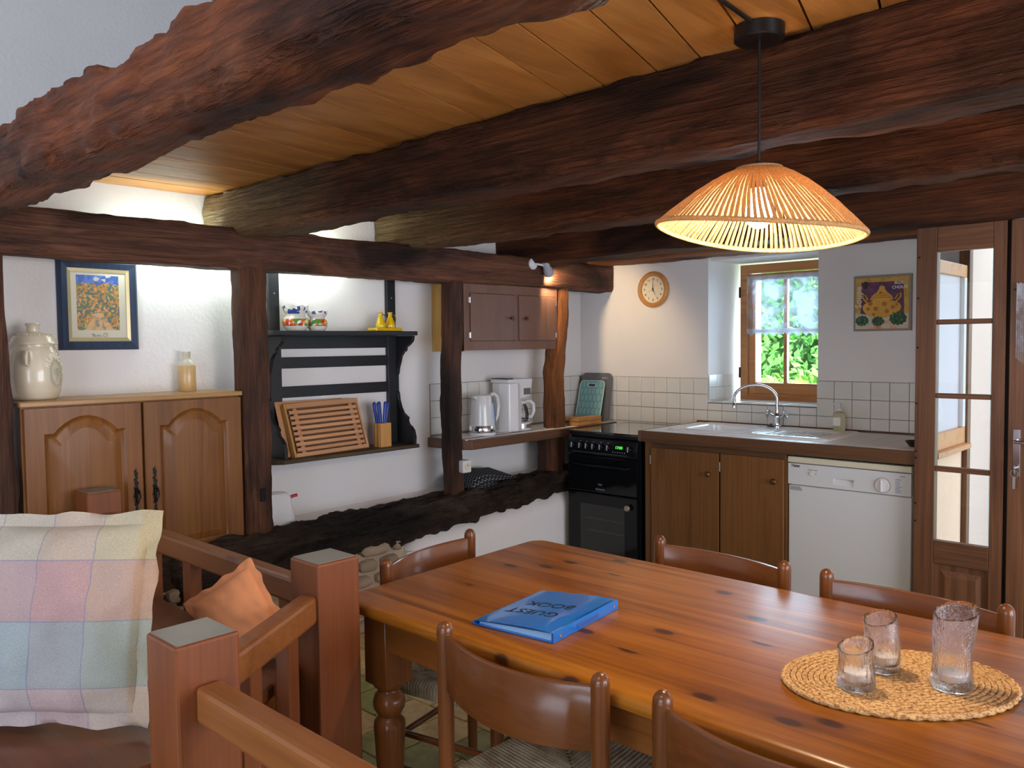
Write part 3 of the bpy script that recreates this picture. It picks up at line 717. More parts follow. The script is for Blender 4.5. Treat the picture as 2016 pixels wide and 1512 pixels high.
for i in range(4): pm.box(-1.829, -1.768+random.uniform(-.01, .004), 4.0010, 4.0019, .697-i*.005, .6995-i*.005)
obj('sticker_print', pm, M_grey, dw)

# ------------------------------------------------------------------ cooker
st = thing('cooker', 'black freestanding electric cooker with glass hob and green clock', 'cooker', (-2.955, 4.25, 0), world=True)
x0, x1 = -3.245, -2.725; YF = 3.96
obj('body', MB().box(x0, x1, YF+.02, 4.56, .03, .885), M_stove, st, bev=.004)
for x in (x0+.05, x1-.05): obj('foot', MB().lathe([(.02, 0), (.02, .032)], 12, (x, 4.05, 0)), M_black2, st)
obj('glass_hob', MB().box(x0-.004, x1+.004, YF-.004, 4.575, .888, .902), plain('hob_glass', (.012, .011, .012, 1), .04, coat=1), st, bev=.003)
obj('hob_edge', MB().box(x0, x1, YF, 4.57, .878, .888), M_stove, st)
cp = MB(); cp.prism([(YF+.02, .868), (YF-.006, .860), (YF-.022, .80), (YF-.02, .765), (YF+.02, .760)], x0+.002, x1-.002, 'X')
obj('control_fascia', cp, M_stove, st, bev=.004)
for i, x in enumerate((-3.195, -3.135, -3.085, -3.035, -2.98, -2.925, -2.775)):
    kb = MB().lathe([(0, 0), (.019, 0), (.018, .012), (.015, .014), (0, .014)], 20, M=frame((x, YF-.020, .815), (1, 0, 0), (0, .25, 1)))
    kn = obj('control_knob', kb, M_stove, st, smooth=40); kn['_world'] = st['_world']
    obj('pointer', MB().box(x-.0025, x+.0025, YF-.042, YF-.028, .800, .830), M_mark, kn, bev=.001); del kn['_world']
obj('clock_window', MB().box(-2.880, -2.815, YF-.0235, YF-.0205, .800, .836), M_stoveg, st)
obj('clock_digits', text_mb('17:00', .024, .0008, 'CENTER', frame((-2.847, YF-.0245, .820), (1, 0, 0), (0, .2, 1)), bold=.0007), M_led, st)
pm = MB()
for i in range(6): pm.box(-2.895+i*.017, -2.889+i*.017, YF-.0235, YF-.0215, .789, .793)
for x in (-3.135, -3.085, -3.035, -2.98, -2.925): pm.box(x-.006, x+.006, YF-.0215, YF-.019, .841, .843)
pm.box(-3.20, -2.79, YF-.0225, YF-.021, .7745, .7755)
obj('fascia_print', pm, M_mark, st)
td = obj('grill_door', MB().box(x0+.002, x1-.002, YF-.012, YF+.02, .535, .752), M_stoveg, st, bev=.004); td['_world'] = st['_world']
obj('door_handle', MB().tube([(x0+.06, YF-.012, .70), (x0+.06, YF-.035, .70), (x1-.06, YF-.035, .70), (x1-.06, YF-.012, .70)], .007, 8), M_stove, td, smooth=50)
obj('door_print', text_mb('Style', .016, .0003, 'CENTER', F_(-2.995, YF-.013, .585)), M_mark, td)
obj('door_print', text_mb('Hotpoint', .014, .0003, 'CENTER', F_(-2.985, YF-.013, .556)).box(-3.026, -3.017, YF-.0135, YF-.0125, .551, .560), M_mark, td)
del td['_world']
od = obj('oven_door', MB().box(x0+.002, x1-.002, YF-.012, YF+.02, .045, .528), M_stoveg, st, bev=.004); od['_world'] = st['_world']
obj('oven_window', MB().box(x0+.10, x1-.09, YF-.0135, YF-.0125, .16, .46), plain('smoked_glass', (.018, .018, .015, 1), .12), od)
pm = MB()
for z in (.375, .30): pm.tube([(x0+.14, YF-.0145, z), (x1-.10, YF-.0145, z)], .0012, 5)
obj('oven_rack', pm, M_grey, od)
obj('door_knob', MB().lathe([(.008, 0), (.008, .012), (.018, .016), (.018, .026), (.014, .030), (0, .030)], 20, M=F_(-2.785, YF-.012, .470)), plain('worn_silver_knob', lin(168, 152, 140), .35, .6), od, smooth=40)
del od['_world']

# ------------------------------------------------------------------ clock on the wall
ck = thing('wall_clock', 'round wooden wall clock with cream dial showing five', 'clock', (-3.05, YB, 1.785), world=True)
Fc = lambda y: frame((-3.05, y, 1.785), (1, 0, 0), (0, 0, 1))
obj('clock_case', MB().lathe([(.086, .0), (.118, 0), (.120, .010), (.114, .024), (.104, .030), (.094, .026), (.088, .018), (.086, .0)], 60, M=Fc(YB), cap=False), wood('clock_wood', lin(206, 148, 84), lin(180, 120, 62), axis=0, rough=.35, coat=.4, fine=.1), ck, smooth=40)
obj('clock_face', MB().lathe([(0, 0), (.09, 0), (.09, .012), (0, .012)], 60, M=Fc(YB)), plain('clock_dial', lin(232, 226, 208), .6), ck)
nm = MB()
for h_ in range(1, 13):
    a = radians(90-30*h_); tmb = text_mb(str(h_), .021, .0003, 'CENTER', Matrix.Translation((.068*cos(a), .068*sin(a), .0125)), bold=.0004)
    nm.add([Fc(YB) @ Vector(p) for p in tmb.v], tmb.f)
obj('numerals', nm, M_dark, ck)
def hand(a, l, w): 
    d = Vector((cos(a), sin(a), 0)); n = Vector((-sin(a), cos(a), 0)); z = Vector((0, 0, .016))
    return [d*-.012+n*w+z, d*-.012-n*w+z, d*l+z]
for nme, a, l in (('hour_hand', radians(90-151), .043), ('minute_hand', radians(91), .062), ('second_hand', radians(205), .05)):
    T = hand(a, l, .0032 if nme != 'second_hand' else .001); v = [Fc(YB) @ p for p in T]+[Fc(YB) @ (p+Vector((0, 0, .001))) for p in T]
    obj(nme, MB().add(v, [(0, 1, 2), (3, 5, 4), (0, 3, 4, 1), (1, 4, 5, 2), (2, 5, 3, 0)]), M_black2, ck)
obj('clock_glass', MB().lathe([(0, .022), (.087, .02)], 40, M=Fc(YB), cap=False), M_glass, ck)

# ------------------------------------------------------------------ soup picture
sp = thing('canvas_picture', 'square canvas of a yellow spotted soup tureen with cabbages', 'picture', (-1.592, YB, 1.635), world=True)
cx, cz, hs = -1.592, 1.635, .150
FP = lambda d=0: frame((cx, YB-.020-d, cz), (1, 0, 0), (0, 0, 1))
obj('canvas', MB().box(cx-hs, cx+hs, YB-.020, YB, cz-hs, cz+hs), plain('canvas_edge', lin(150, 138, 120), .8), sp, bev=.002)
t = NT('painted_ground'); v_ = t.coord((1, 1, 1)); n1 = t.noise(v_, 14, 4, .6, 1)
t.l(t.ramp(n1, [(.3, lin(72, 48, 84)), (.55, lin(112, 64, 92)), (.75, lin(128, 112, 150))]), t.b.inputs['Base Color']); t.p(rough=.6); M_pur = t.m
t = NT('painted_gold'); n1 = t.noise(t.coord((1, 1, 1)), 26, 4, .6, 1)
t.l(t.ramp(n1, [(.3, lin(186, 132, 42)), (.6, lin(206, 170, 78)), (.8, lin(160, 110, 90))]), t.b.inputs['Base Color']); t.p(rough=.6); M_gold = t.m
t = NT('painted_tablecloth'); n1 = t.noise(t.coord((1, 1, 1)), 12, 3, .5, 1)
t.l(t.ramp(n1, [(.35, lin(196, 190, 172)), (.55, lin(214, 196, 170)), (.68, lin(220, 130, 96))]), t.b.inputs['Base Color']); t.p(rough=.6); M_clothp = t.m
t = NT('painted_cabbage'); n1 = t.noise(t.coord((1, 1, 1)), 50, 4, .7, 2)
t.l(t.ramp(n1, [(.38, lin(28, 56, 34)), (.55, lin(56, 96, 58)), (.72, lin(120, 156, 118))]), t.b.inputs['Base Color']); t.p(rough=.6); M_cabb = t.m
M_ty = plain('painted_yellow', lin(218, 166, 62), .6, var=.15); M_ts = plain('painted_spot', lin(190, 108, 52), .6, var=.12); M_tw = plain('painted_white', lin(228, 220, 204), .6)
def flat(name, poly, m, d, n2=None): return obj(name, MB().prism([p for p in poly], 0, .0006, 'Z', FP(d)), m, sp)
flat('painted_border', [(-.138, -.138), (.138, -.138), (.136, .137), (-.138, .136)], M_gold, .0002)
flat('painted_background', [(-.112, -.06), (.115, -.06), (.110, .112), (-.108, .114)], M_pur, .001)
flat('painted_cloth', [(-.138, -.138), (.138, -.138), (.138, -.060), (.06, -.052), (-.02, -.066), (-.138, -.052)], M_clothp, .002)
E_ = lambda cx_, cy_, a, b, n=28, p=1.0: [(cx_+a*cos(2*pi*i/n), cy_+b*sin(2*pi*i/n)) for i in range(n)]
flat('painted_tureen', [(.0+.1*cos(a), -.022+(.058*sin(a) if sin(a) < 0 else .040*sin(a))) for a in [2*pi*i/40 for i in range(40)]], M_ty, .003)
flat('painted_lid', [(-.062, .018), (-.05, .04), (-.026, .056), (-.014, .075), (-.012, .088), (.002, .094), (.016, .086), (.016, .074), (.03, .056), (.052, .038), (.062, .018), (0, .006)], M_ty, .004)
for sx in (-1, 1):
    obj('painted_handle', MB().tube([FP(.005) @ Vector(p) for p in ((sx*.075, .004, 0), (sx*.098, .03, 0), (sx*.098, .05, 0), (sx*.084, .044, 0), (sx*.07, .018, 0))], .005, 6), M_ty, sp, smooth=60)
for a_, b_, r in ((-.058, -.002, .012), (-.07, -.03, .009), (-.03, -.03, .012), (.015, -.006, .013), (.028, -.045, .011), (.058, -.024, .010), (-.005, .055, .008), (-.04, -.06, .008), (.078, -.01, .008)): flat('painted_spot', E_(a_, b_, r, r, 16), M_ts, .0055)
for y_, w_ in ((.040, .05), (.030, .058), (.051, .03)): obj('painted_lid_line', MB().tube([FP(.0055) @ Vector((w_*(i/8-.5)*2, y_-.008*(i/8-.5)**2*4, 0)) for i in range(9)], .0012, 4), M_ts, sp)
for a_, b_, r in ((-.102, -.094, .034), (-.018, -.098, .032), (.085, -.085, .044)):
    flat('painted_cabbage', [(a_+r*(1+.12*sin(i*2.6))*cos(2*pi*i/24), b_+r*.8*(1+.12*cos(i*3.1))*sin(2*pi*i/24)) for i in range(24)], M_cabb, .006)
flat('painted_grapes', [(-.085+.014*cos(i)*(1+.3*sin(i*3)), .098+.022*sin(i)) for i in [2*pi*k/14 for k in range(14)]], plain('painted_dark', lin(60, 40, 46), .6), .003)
obj('lettering', text_mb('Soupe', .048, .0005, 'CENTER', frame((cx-.121, YB-.0225, cz+.035), (0, 0, 1), (-1, 0, 0)), bold=.0006), M_tw, sp)
tx = text_mb('aux', .034, .0005, 'CENTER', frame((cx+.088, YB-.0225, cz+.108), (1, 0, 0), (0, 0, 1)), bold=.0005)
t2 = text_mb('CHOUX', .022, .0005, 'CENTER', frame((cx+.092, YB-.0225, cz+.08), (1, 0, 0), (0, 0, 1)), bold=.0005); tx.add(t2.v, t2.f)
obj('lettering', tx, M_tw, sp)

# ================================================================== GLAZED DOOR PARTITION
YP = 3.93
gp = obj('door_1', MB().box(-1.213, -1.128, YP, YP+.05, 0, 1.93), M_door, bev=.003); tag(gp, kind='structure')
def dpart(n, x0, x1, z0, z1, y0=YP, y1=YP+.045, m=M_door, b=.003): return obj(n, MB().box(x0, x1, y0, y1, z0, z1), m, gp, bev=b)
dpart('stile', -.910, -.858, 0, 1.93); dpart('top_rail', -1.128, -.910, 1.82, 1.93, m=M_doorX)
dpart('head_rail', -1.215, -.30, 1.93, 1.955, YP-.005, YP+.06, M_doorX)
dpart('bottom_rail', -1.128, -.910, .44, .54, m=M_doorX); dpart('kick_rail', -1.128, -.910, 0, .12, m=M_doorX)
zs = [.54, .862, 1.187, 1.512, 1.82]
for z in zs[1:4]: dpart('glazing_bar', -1.128, -.910, z-.011, z+.011, YP+.004, YP+.04, M_doorX, .004)
for a_, b_ in zip(zs[:-1], zs[1:]): obj('glass_pane', MB().box(-1.128, -.910, YP+.020, YP+.023, a_, b_), M_glass, gp)
obj('door_panel', MB().box(-1.128, -.910, YP+.014, YP+.03, .12, .44), M_door, gp)
rp = MB(); rp.add([(-1.10, YP+.014, .15), (-.938, YP+.014, .15), (-.938, YP+.014, .41), (-1.10, YP+.014, .41), (-1.08, YP+.004, .175), (-.958, YP+.004, .175), (-.958, YP+.004, .385), (-1.08, YP+.004, .385)], [(4, 5, 6, 7), (0, 1, 5, 4), (1, 2, 6, 5), (2, 3, 7, 6), (3, 0, 4, 7)])
obj('raised_panel', rp, M_door, gp)
for x, z in ((-1.200, 1.80), (-1.203, 1.62), (-1.203, 1.40), (-1.205, 1.15), (-1.205, .935), (-1.205, .905), (-1.205, .70), (-1.205, .62)):
    obj('peg', MB().lathe([(0, 0), (.0045, 0), (.0045, .003), (0, .003)], 10, M=frame((x, YP, z), (1, 0, 0), (0, 0, 1))), M_slab, gp)
g2 = obj('door_2', MB().box(-.842, -.775, YP-.012, YP+.035, 0, 1.925), M_door, bev=.003); tag(g2, kind='structure')
obj('stile', MB().box(-.30, -.235, YP-.012, YP+.035, 0, 1.925), M_door, g2, bev=.003)
obj('lock_rail', MB().box(-.775, -.30, YP-.012, YP+.035, .80, .98), M_doorX, g2, bev=.003)
obj('top_rail', MB().box(-.775, -.30, YP-.012, YP+.035, 1.82, 1.925), M_doorX, g2, bev=.003)
obj('bottom_panel', MB().box(-.775, -.30, YP+.0, YP+.02, 0, .80), M_door, g2)
obj('glass_pane', MB().box(-.775, -.30, YP+.01, YP+.013, .98, 1.82), M_glass, g2)
obj('door_gap_shade', MB().box(-.858, -.842, YP+.02, YP+.05, 0, 1.93), M_slab, g2)  # black strip fills the gap between the doors, its shade painted in
hn = obj('lock_plate', MB().box(-.822, -.795, YP-.016, YP-.012, .86, 1.06), M_chrome, g2, bev=.002)
obj('door_handle', MB().tube([(-.808, YP-.014, 1.01), (-.808, YP-.05, 1.01), (-.75, YP-.055, 1.008), (-.70, YP-.055, 1.005)], .008, 10), M_chrome, hn, smooth=50)
ky = thing('door_key', 'steel key with ring hanging in the lock of the right-hand door', 'key', (-.808, YP-.016, .90), world=True)
obj('key', MB().tube([(-.808, YP-.014, .90), (-.808, YP-.045, .90)], .003, 8).lathe([(.004, -.001), (.012, -.001), (.012, .001), (.004, .001), (.004, -.001)], 16, M=frame((-.808, YP-.05, .90), (0, 1, 0), (0, 0, 1)), cap=False), M_steel, ky)
obj('key_ring', MB().tube([(-.808+.014*cos(a_*pi/12), YP-.05, .878+.014*sin(a_*pi/12)) for a_ in range(24)], .0012, 6, closed=True), M_steel, ky)
obj('key_tag', MB().box(-.813, -.803, YP-.052, YP-.049, .815, .865), M_steel, ky)
curtain('door_curtain', -.815, -.30, 1.66, .33, YP-.03, 'white lace curtain on the right-hand door at the photo edge')
tr_ = obj('wall_partition', MB().box(-.235, 2.4, YP, YP+.08, 0, 2.14).box(-.86, -.235, YP, YP+.06, 1.955, 2.14), M_wallk); tag(tr_, kind='structure')

# porch behind the glazing
M_pink = plaster('pinkish_porch_plaster', lin(216, 190, 178), 30, .3); M_cpl = plaster('cream_porch_plaster', lin(238, 200, 172), 14, .5, .006)
po = obj('porch_wall', MB().box(-1.20, -1.175, YP+.07, 4.53, 0, .90), M_cpl); tag(po, kind='structure')
pw = thing('porch_window', 'slim wooden porch side window seen through the glazed partition', 'window', (-1.185, 4.25, .90), world=True)
obj('sill', MB().box(-1.205, -1.13, YP+.07, 4.53, .895, .92), M_win, pw, bev=.003)
obj('frame_rail', MB().box(-1.20, -1.16, YP+.07, 4.53, 1.74, 1.80).box(-1.20, -1.16, YP+.07, 4.53, .92, 1.0), M_win, pw, bev=.003)
obj('frame_stile', MB().box(-1.20, -1.16, YP+.07, YP+.10, 1.0, 1.74).box(-1.20, -1.16, 4.49, 4.53, 1.0, 1.74), M_white, pw, bev=.003)
obj('pale_pane', MB().box(-1.183, -1.18, YP+.10, 4.49, 1.0, 1.74), plain('reflection_pane', lin(206, 196, 206), .3), pw)  # opaque lavender stands in for the pale reflection in this pane
ps = thing('porch_post', 'thin reddish wooden post standing inside the porch', 'post', (-1.175, 4.56, 0), world=True)
obj('post', MB().box(-1.20, -1.15, 4.535, 4.59, 0, 2.12), M_door, ps, bev=.004)
pe = obj('porch_end_wall', MB().box(-1.9, -1.298, 5.5, 5.6, 0, 2.6).box(-1.19, -1.1895, 4.6, 5.12, 0, 2.3), M_pink); tag(pe, kind='structure')
pc = thing('porch_door', 'bright white painted porch door at the far right of the view', 'door', (-1.0, 5.55, 0), world=True)
obj('door_leaf', MB().box(-1.29, -.5, 5.52, 5.56, 0, 2.1), plain('white_paint', lin(240, 242, 244), .6), pc, bev=.004)
pf = obj('porch_floor', MB().box(-1.19, 2.4, YP+.08, 7, -.05, 0), M_floor); tag(pf, kind='structure')

# ================================================================== LEFT WALL FURNITURE
# narrow counter on the left wall
nc = thing('narrow_counter', 'narrow tiled counter ledge along the left wall carrying kettle and coffee maker', 'counter', (-3.5, 3.9, .895), world=True)
obj('counter_slab', MB().prism([(-3.665, 3.19), (-3.43, 3.19), (-3.372, 3.24), (-3.372, 4.612), (-3.665, 4.612)], .845, .8935), M_grout, nc)
obj('counter_edging', MB().prism([(-3.43, 3.166), (-3.352, 3.23), (-3.352, 4.614), (-3.372, 4.614), (-3.372, 3.24), (-3.438, 3.19), (-3.665, 3.19), (-3.665, 3.166)], .838, .896), M_kitY, nc, bev=.006)
tt2 = None
for i in range(3):
    for j in range(14):
        x = -3.616+i*.1; y = 3.245+j*.1
        if i == 2: x = -3.40
        if tt2 is None: o = obj('worktop_tile', MB().box(-.0485, .0485, -.0485, .0485, -.003, .0015, .0012), M_wt, nc, off=1); tt2 = o.data
        else: o = bpy.data.objects.new('worktop_tile', tt2); COL.objects.link(o); o.parent = nc
        o.location = (x+3.5, y-3.9, 0)
        if i == 2: o.scale = (.5, 1, 1); o.location.x = -3.394+3.5
        if i == 2 and j == 0: o.scale = (.4, .8, 1)
ZN = .8966
# kettle
ke = thing('kettle', 'white electric kettle with chrome base band on the narrow counter', 'kettle', (-3.50, 3.45, ZN), world=True)
kx, ky_ = -3.50, 3.455
obj('power_base', MB().lathe([(0, 0), (.080, 0), (.082, .004), (.080, .016), (.07, .018), (0, .018)], 32, (kx, ky_, ZN)), M_white, ke, smooth=40)
obj('kettle_band', MB().lathe([(.078, .0185), (.079, .022), (.077, .056), (.0755, .058)], 36, (kx, ky_, ZN)), M_chrome, ke, smooth=40)
obj('kettle_body', MB().lathe([(.0755, .058), (.074, .08), (.066, .17), (.060, .222), (.055, .236), (.04, .240), (0, .242)], 36, (kx, ky_, ZN)), M_enamel, ke, smooth=40)
obj('kettle_handle', MB().tube([(kx+.02, ky_+.052, ZN+.236), (kx+.028, ky_+.075, ZN+.246), (kx+.034, ky_+.098, ZN+.225), (kx+.034, ky_+.108, ZN+.17), (kx+.030, ky_+.100, ZN+.11), (kx+.024, ky_+.078, ZN+.07)], .0125, 10), M_enamel, ke, smooth=60)
obj('spout', MB().prism([(-.03, .19), (-.095, .235), (-.03, .238)], -.018, .018, 'X', Matrix.Translation((kx, ky_, ZN))), M_enamel, ke, bev=.005)
obj('water_gauge', MB().tube([(kx+.052, ky_+.058, ZN+.07), (kx+.044, ky_+.052, ZN+.19)], .009, 8, sx=.5), plain('blue_gauge', lin(96, 122, 170), .2), ke, smooth=60)
# coffee maker
cm = thing('coffee_maker', 'white filter coffee maker with glass jug on the narrow counter', 'coffee maker', (-3.52, 3.76, ZN), world=True)
mx_, my = -3.52, 3.72
obj('column', MB().prism([(my-.075+.0, -3.60), (my-.085, -3.53), (my-.07, -3.46), (my-.01, -3.44), (my+.045, -3.46), (my+.045, -3.60)], ZN, ZN+.30, 'Z', Matrix(((0, 1, 0, 0), (1, 0, 0, 0), (0, 0, 1, 0), (0, 0, 0, 1)))), M_white, cm, bev=.008)
obj('filter_head', MB().prism([(my-.02, .19), (my+.12, .215), (my+.145, .325), (my-.085, .325), (my-.085, .30), (my-.02, .30)], -3.605, -3.452, 'X', Matrix.Translation((0, 0, ZN))), M_white, cm, bev=.008)
obj('lid_clip', MB().box(-3.60, -3.46, my-.08, my-.03, ZN+.325, ZN+.330), M_dark, cm, bev=.001)
obj('water_window', MB().box(-3.452, -3.449, my+.055, my+.115, ZN+.225, ZN+.265), M_grey, cm)
obj('hot_plate', MB().lathe([(0, 0), (.075, 0), (.078, .004), (.078, .045), (.072, .05), (0, .05)], 32, (-3.525, my+.085, ZN)), M_white, cm, smooth=40)
obj('plate_band', MB().lathe([(.0785, .014), (.0785, .040)], 32, (-3.525, my+.085, ZN), cap=False), M_steel, cm)
obj('jug', MB().lathe([(.03, .052), (.056, .054), (.063, .075), (.064, .10), (.056, .14), (.044, .165), (.042, .175)], 28, (-3.525, my+.085, ZN), cap=False), M_glass, cm, smooth=50)
obj('jug_collar', MB().lathe([(.044, .164), (.047, .168), (.047, .182), (.02, .188), (0, .188)], 28, (-3.525, my+.085, ZN), cap=False), M_white, cm, smooth=40)
obj('jug_band', MB().lathe([(.057, .062), (.0625, .070)], 28, (-3.525, my+.085, ZN), cap=False), M_steel, cm)
obj('jug_handle', MB().tube([(-3.51, my+.13, ZN+.178), (-3.50, my+.165, ZN+.18), (-3.495, my+.192, ZN+.158), (-3.495, my+.195, ZN+.11), (-3.50, my+.175, ZN+.078), (-3.51, my+.145, ZN+.078)], .012, 10), M_white, cm, smooth=60)
obj('power_cord', MB().tube([(-3.58, my-.07, ZN+.02), (-3.56, my-.11, ZN+.006), (-3.50, my-.10, ZN+.006), (-3.47, my-.05, ZN+.006)], .004, 6), M_white, cm, smooth=60)
# chopping boards leaning in the corner
def lean_board(name, label, x0, x1, ybase, ytop, h, th, m, r=.03, slot=None, slotm=None, rim=None):
    base = Vector((0, ybase, ZN)); dirv = Vector((0, ytop-ybase, sqrt(h*h-(ytop-ybase)**2))).normalized()
    off = abs(dirv.y)*th; base.z += off
    T = thing(name, label, 'chopping board', (x0/2+x1/2, ybase, ZN), world=True)
    M = frame((0, ybase, ZN+off), (1, 0, 0), dirv)
    P = rrect(x0, x1, 0, h, r); I = rrect(*slot, .008) if slot else None
    if slot:
        # plate with a handle slot: two rings of points matched by angle
        mb = MB(); cx_, cy_ = (slot[0]+slot[1])/2, (slot[2]+slot[3])/2
        n = len(P); V = []
        Pm = sorted(P, key=lambda p: atan2(p[1]-cy_, p[0]-cx_)); Im = sorted(I, key=lambda p: atan2(p[1]-cy_, p[0]-cx_))
        for z in (0, th):
            for q in Pm: V.append(M @ Vector((q[0], q[1], z)))
            for q in Im: V.append(M @ Vector((q[0], q[1], z)))
        f = []
        for i in range(n):
            j = (i+1) % n
            f += [(i, j, n+j, n+i), (2*n+i, 2*n+j, 3*n+j, 3*n+i), (i, j, 2*n+j, 2*n+i), (n+i, n+j, 3*n+j, 3*n+i)]
        mb.add(V, f)
    else: mb = MB().prism(P, 0, th, 'Z', M)
    o = obj('board', mb, m, T)
    if rim:
        RP = [M @ Vector((p[0], p[1], th)) for p in P]; obj('board_rim', MB().tube(RP, .0035, 6, closed=True), rim, T, smooth=60)
        if slot: obj('slot_rim', MB().tube([M @ Vector((p[0], p[1], th)) for p in rrect(slot[0]-.003, slot[1]+.003, slot[2]-.003, slot[3]+.003, .009)], .003, 6, closed=True), rim, T, smooth=60)
    return T
lean_board('chopping_board', 'large grey plastic chopping board leaning at the back in the corner', -3.635, -3.375, 4.545, 4.604, .335, .007, M_grey, .035, (-3.47, -3.41, .295, .308))
t = NT('teal_pattern_board'); v_ = t.coord((1, 1, 1), rand=False); sp_n = t.n('ShaderNodeSeparateXYZ'); t.l(v_, sp_n.inputs[0])
def mth(op, a, b=None):
    m = t.n('ShaderNodeMath', operation=op)
    for i, q in enumerate((a, b)):
        if q is None: continue
        if hasattr(q, 'links'): t.l(q, m.inputs[i])
        else: m.inputs[i].default_value = q
    return m.outputs[0]
zz = mth('MULTIPLY', sp_n.outputs[2], 1/.046); row = mth('FLOOR', zz); xx = mth('ADD', mth('MULTIPLY', sp_n.outputs[0], 1/.035), mth('MULTIPLY', mth('MODULO', row, 2.0), .5))
dx_ = mth('ABSOLUTE', mth('SUBTRACT', mth('FRACT', mth('ADD', xx, 50)), .5)); dz_ = mth('ABSOLUTE', mth('SUBTRACT', mth('FRACT', mth('ADD', zz, 50)), .5))
dd = mth('ADD', mth('MULTIPLY', dx_, 1.4), dz_)
rg = t.ramp(dd, [(.27, (0, 0, 0, 1)), (.31, (1, 1, 1, 1)), (.38, (1, 1, 1, 1)), (.42, (0, 0, 0, 1))])
t.l(t.mix(lin(112, 162, 160), lin(190, 214, 204), rg), t.b.inputs['Base Color']); t.p(rough=.35)
lean_board('chopping_board', 'teal chopping board with pale diamond pattern leaning in front of the grey one', -3.625, -3.415, 4.50, 4.572, .285, .006, t.m, .03, (-3.555, -3.495, .245, .262), rim=plain('pale_rim', lin(200, 222, 214), .4))
wbk_ = thing('wood_trivet', 'flat wooden slatted trivet lying on the counter before the chopping boards', 'trivet', (-3.46, 4.36, ZN), world=True)
for k in range(2):
    obj('slat', MB().box(-3.44, -3.36, 4.20, 4.45, ZN+.001+k*.026, ZN+.025+k*.026), M_knifeblk, wbk_, bev=.003)
obj('slat', MB().box(-3.60, -3.46, 4.24, 4.44, ZN+.001, ZN+.016), M_board, wbk_, bev=.003); obj('slat', MB().box(-3.60, -3.45, 4.22, 4.44, ZN+.026, ZN+.040), M_board, wbk_, bev=.003)
obj('spacer', MB().box(-3.58, -3.47, 4.30, 4.38, ZN+.016, ZN+.026), M_board, wbk_)

# wall cabinet
wc = thing('wall_cabinet', 'brown wall cabinet with two flush doors between the timber posts', 'cabinet', (-3.5, 3.63, 1.4), world=True)
obj('cabinet_case', MB().box(XW+.004, -3.412, 3.232, 4.035, 1.405, 1.785), M_cab, wc, bev=.002)
obj('side_panel', MB().box(XW+.004, -3.40, 3.216, 3.231, 1.398, 1.79), M_cabside, wc)
obj('face_frame', MB().box(-3.412, -3.394, 3.216, 4.035, 1.403, 1.455).box(-3.412, -3.394, 3.216, 4.035, 1.732, 1.785).box(-3.412, -3.394, 3.216, 3.262, 1.455, 1.732).box(-3.412, -3.394, 3.640, 3.668, 1.455, 1.732).box(-3.412, -3.394, 4.012, 4.035, 1.455, 1.732), M_cab, wc)
for y0, y1, ky2, hy in ((3.265, 3.638, 3.592, 3.258), (3.670, 4.010, 3.722, 4.014)):
    d = obj('cabinet_door', MB().box(-3.404, -3.386, y0, y1, 1.458, 1.729), M_cab, wc, bev=.002); d['_world'] = wc['_world']
    obj('knob', MB().lathe([(.006, 0), (.005, .014), (.013, .02), (.013, .026), (0, .031)], 14, M=frame((-3.386, ky2, 1.590), (0, 1, 0), (0, 0, 1))), plain('dark_turned_knob', lin(88, 52, 36), .35), d, smooth=40)
    for z in (1.49, 1.69): obj('hinge', MB().lathe([(.005, -.016), (.005, .016)], 8, (-3.387, hy, z)).box(-3.393, -3.388, hy-.010, hy+.010, z-.014, z+.014), M_steel, d)
    del d['_world']

# black plate rack
rk = thing('plate_rack', 'black painted wooden wall rack with two shelves and scrolled brackets', 'shelf', (-3.6, 2.5, 1.2), world=True)
xw = XW+.004
obj('top_shelf', MB().box(xw, -3.475, 2.055, 2.945, 1.490, 1.513), M_black, rk, bev=.004)
obj('bottom_shelf', MB().prism([(xw, 2.055), (-3.51, 2.055), (-3.475, 2.10), (-3.475, 2.945), (xw, 2.945)], .872, .892), M_shelfw, rk, bev=.004)
obj('apron', MB().box(xw, xw+.018, 2.20, 2.873, 1.425, 1.489), M_black, rk, bev=.002)
for z in (1.327, 1.18): obj('cross_rail', MB().box(xw, xw+.016, 2.19, 2.873, z, z+.056), M_black, rk, bev=.003)
for y0 in (2.14, 2.870):
    obj('upright', MB().box(xw, xw+.022, y0, y0+.062, .893, 1.489), M_black, rk, bev=.002)
    obj('hanging_strap', MB().box(xw, xw+.022, y0+(.0 if y0 > 2.5 else .0), y0+.058, 1.514, 1.95), M_black, rk, bev=.002)
    obj('screw', MB().lathe([(0, 0), (.004, 0), (.004, .002), (0, .002)], 8, M=frame((xw+.022, y0+.03, 1.70), (0, 1, 0), (0, 0, 1))), M_steel, rk)
prof = [(0, .893), (.165, .893), (.168, .93), (.158, .965), (.14, .985), (.115, 1.0), (.105, 1.02), (.112, 1.035), (.095, 1.045), (.07, 1.06), (.05, 1.09), (.035, 1.13), (.03, 1.17), (.022, 1.18), (.022, 1.27), (.03, 1.28), (.035, 1.31), (.048, 1.34), (.06, 1.375), (.085, 1.40), (.10, 1.405), (.105, 1.425), (.135, 1.44), (.160, 1.46), (.168, 1.489), (0, 1.489)]
for y0 in (2.118, 2.925): obj('bracket', MB().prism([(xw+u, z) for u, z in prof], y0, y0+.020, 'Y'), M_black, rk, bev=.002)

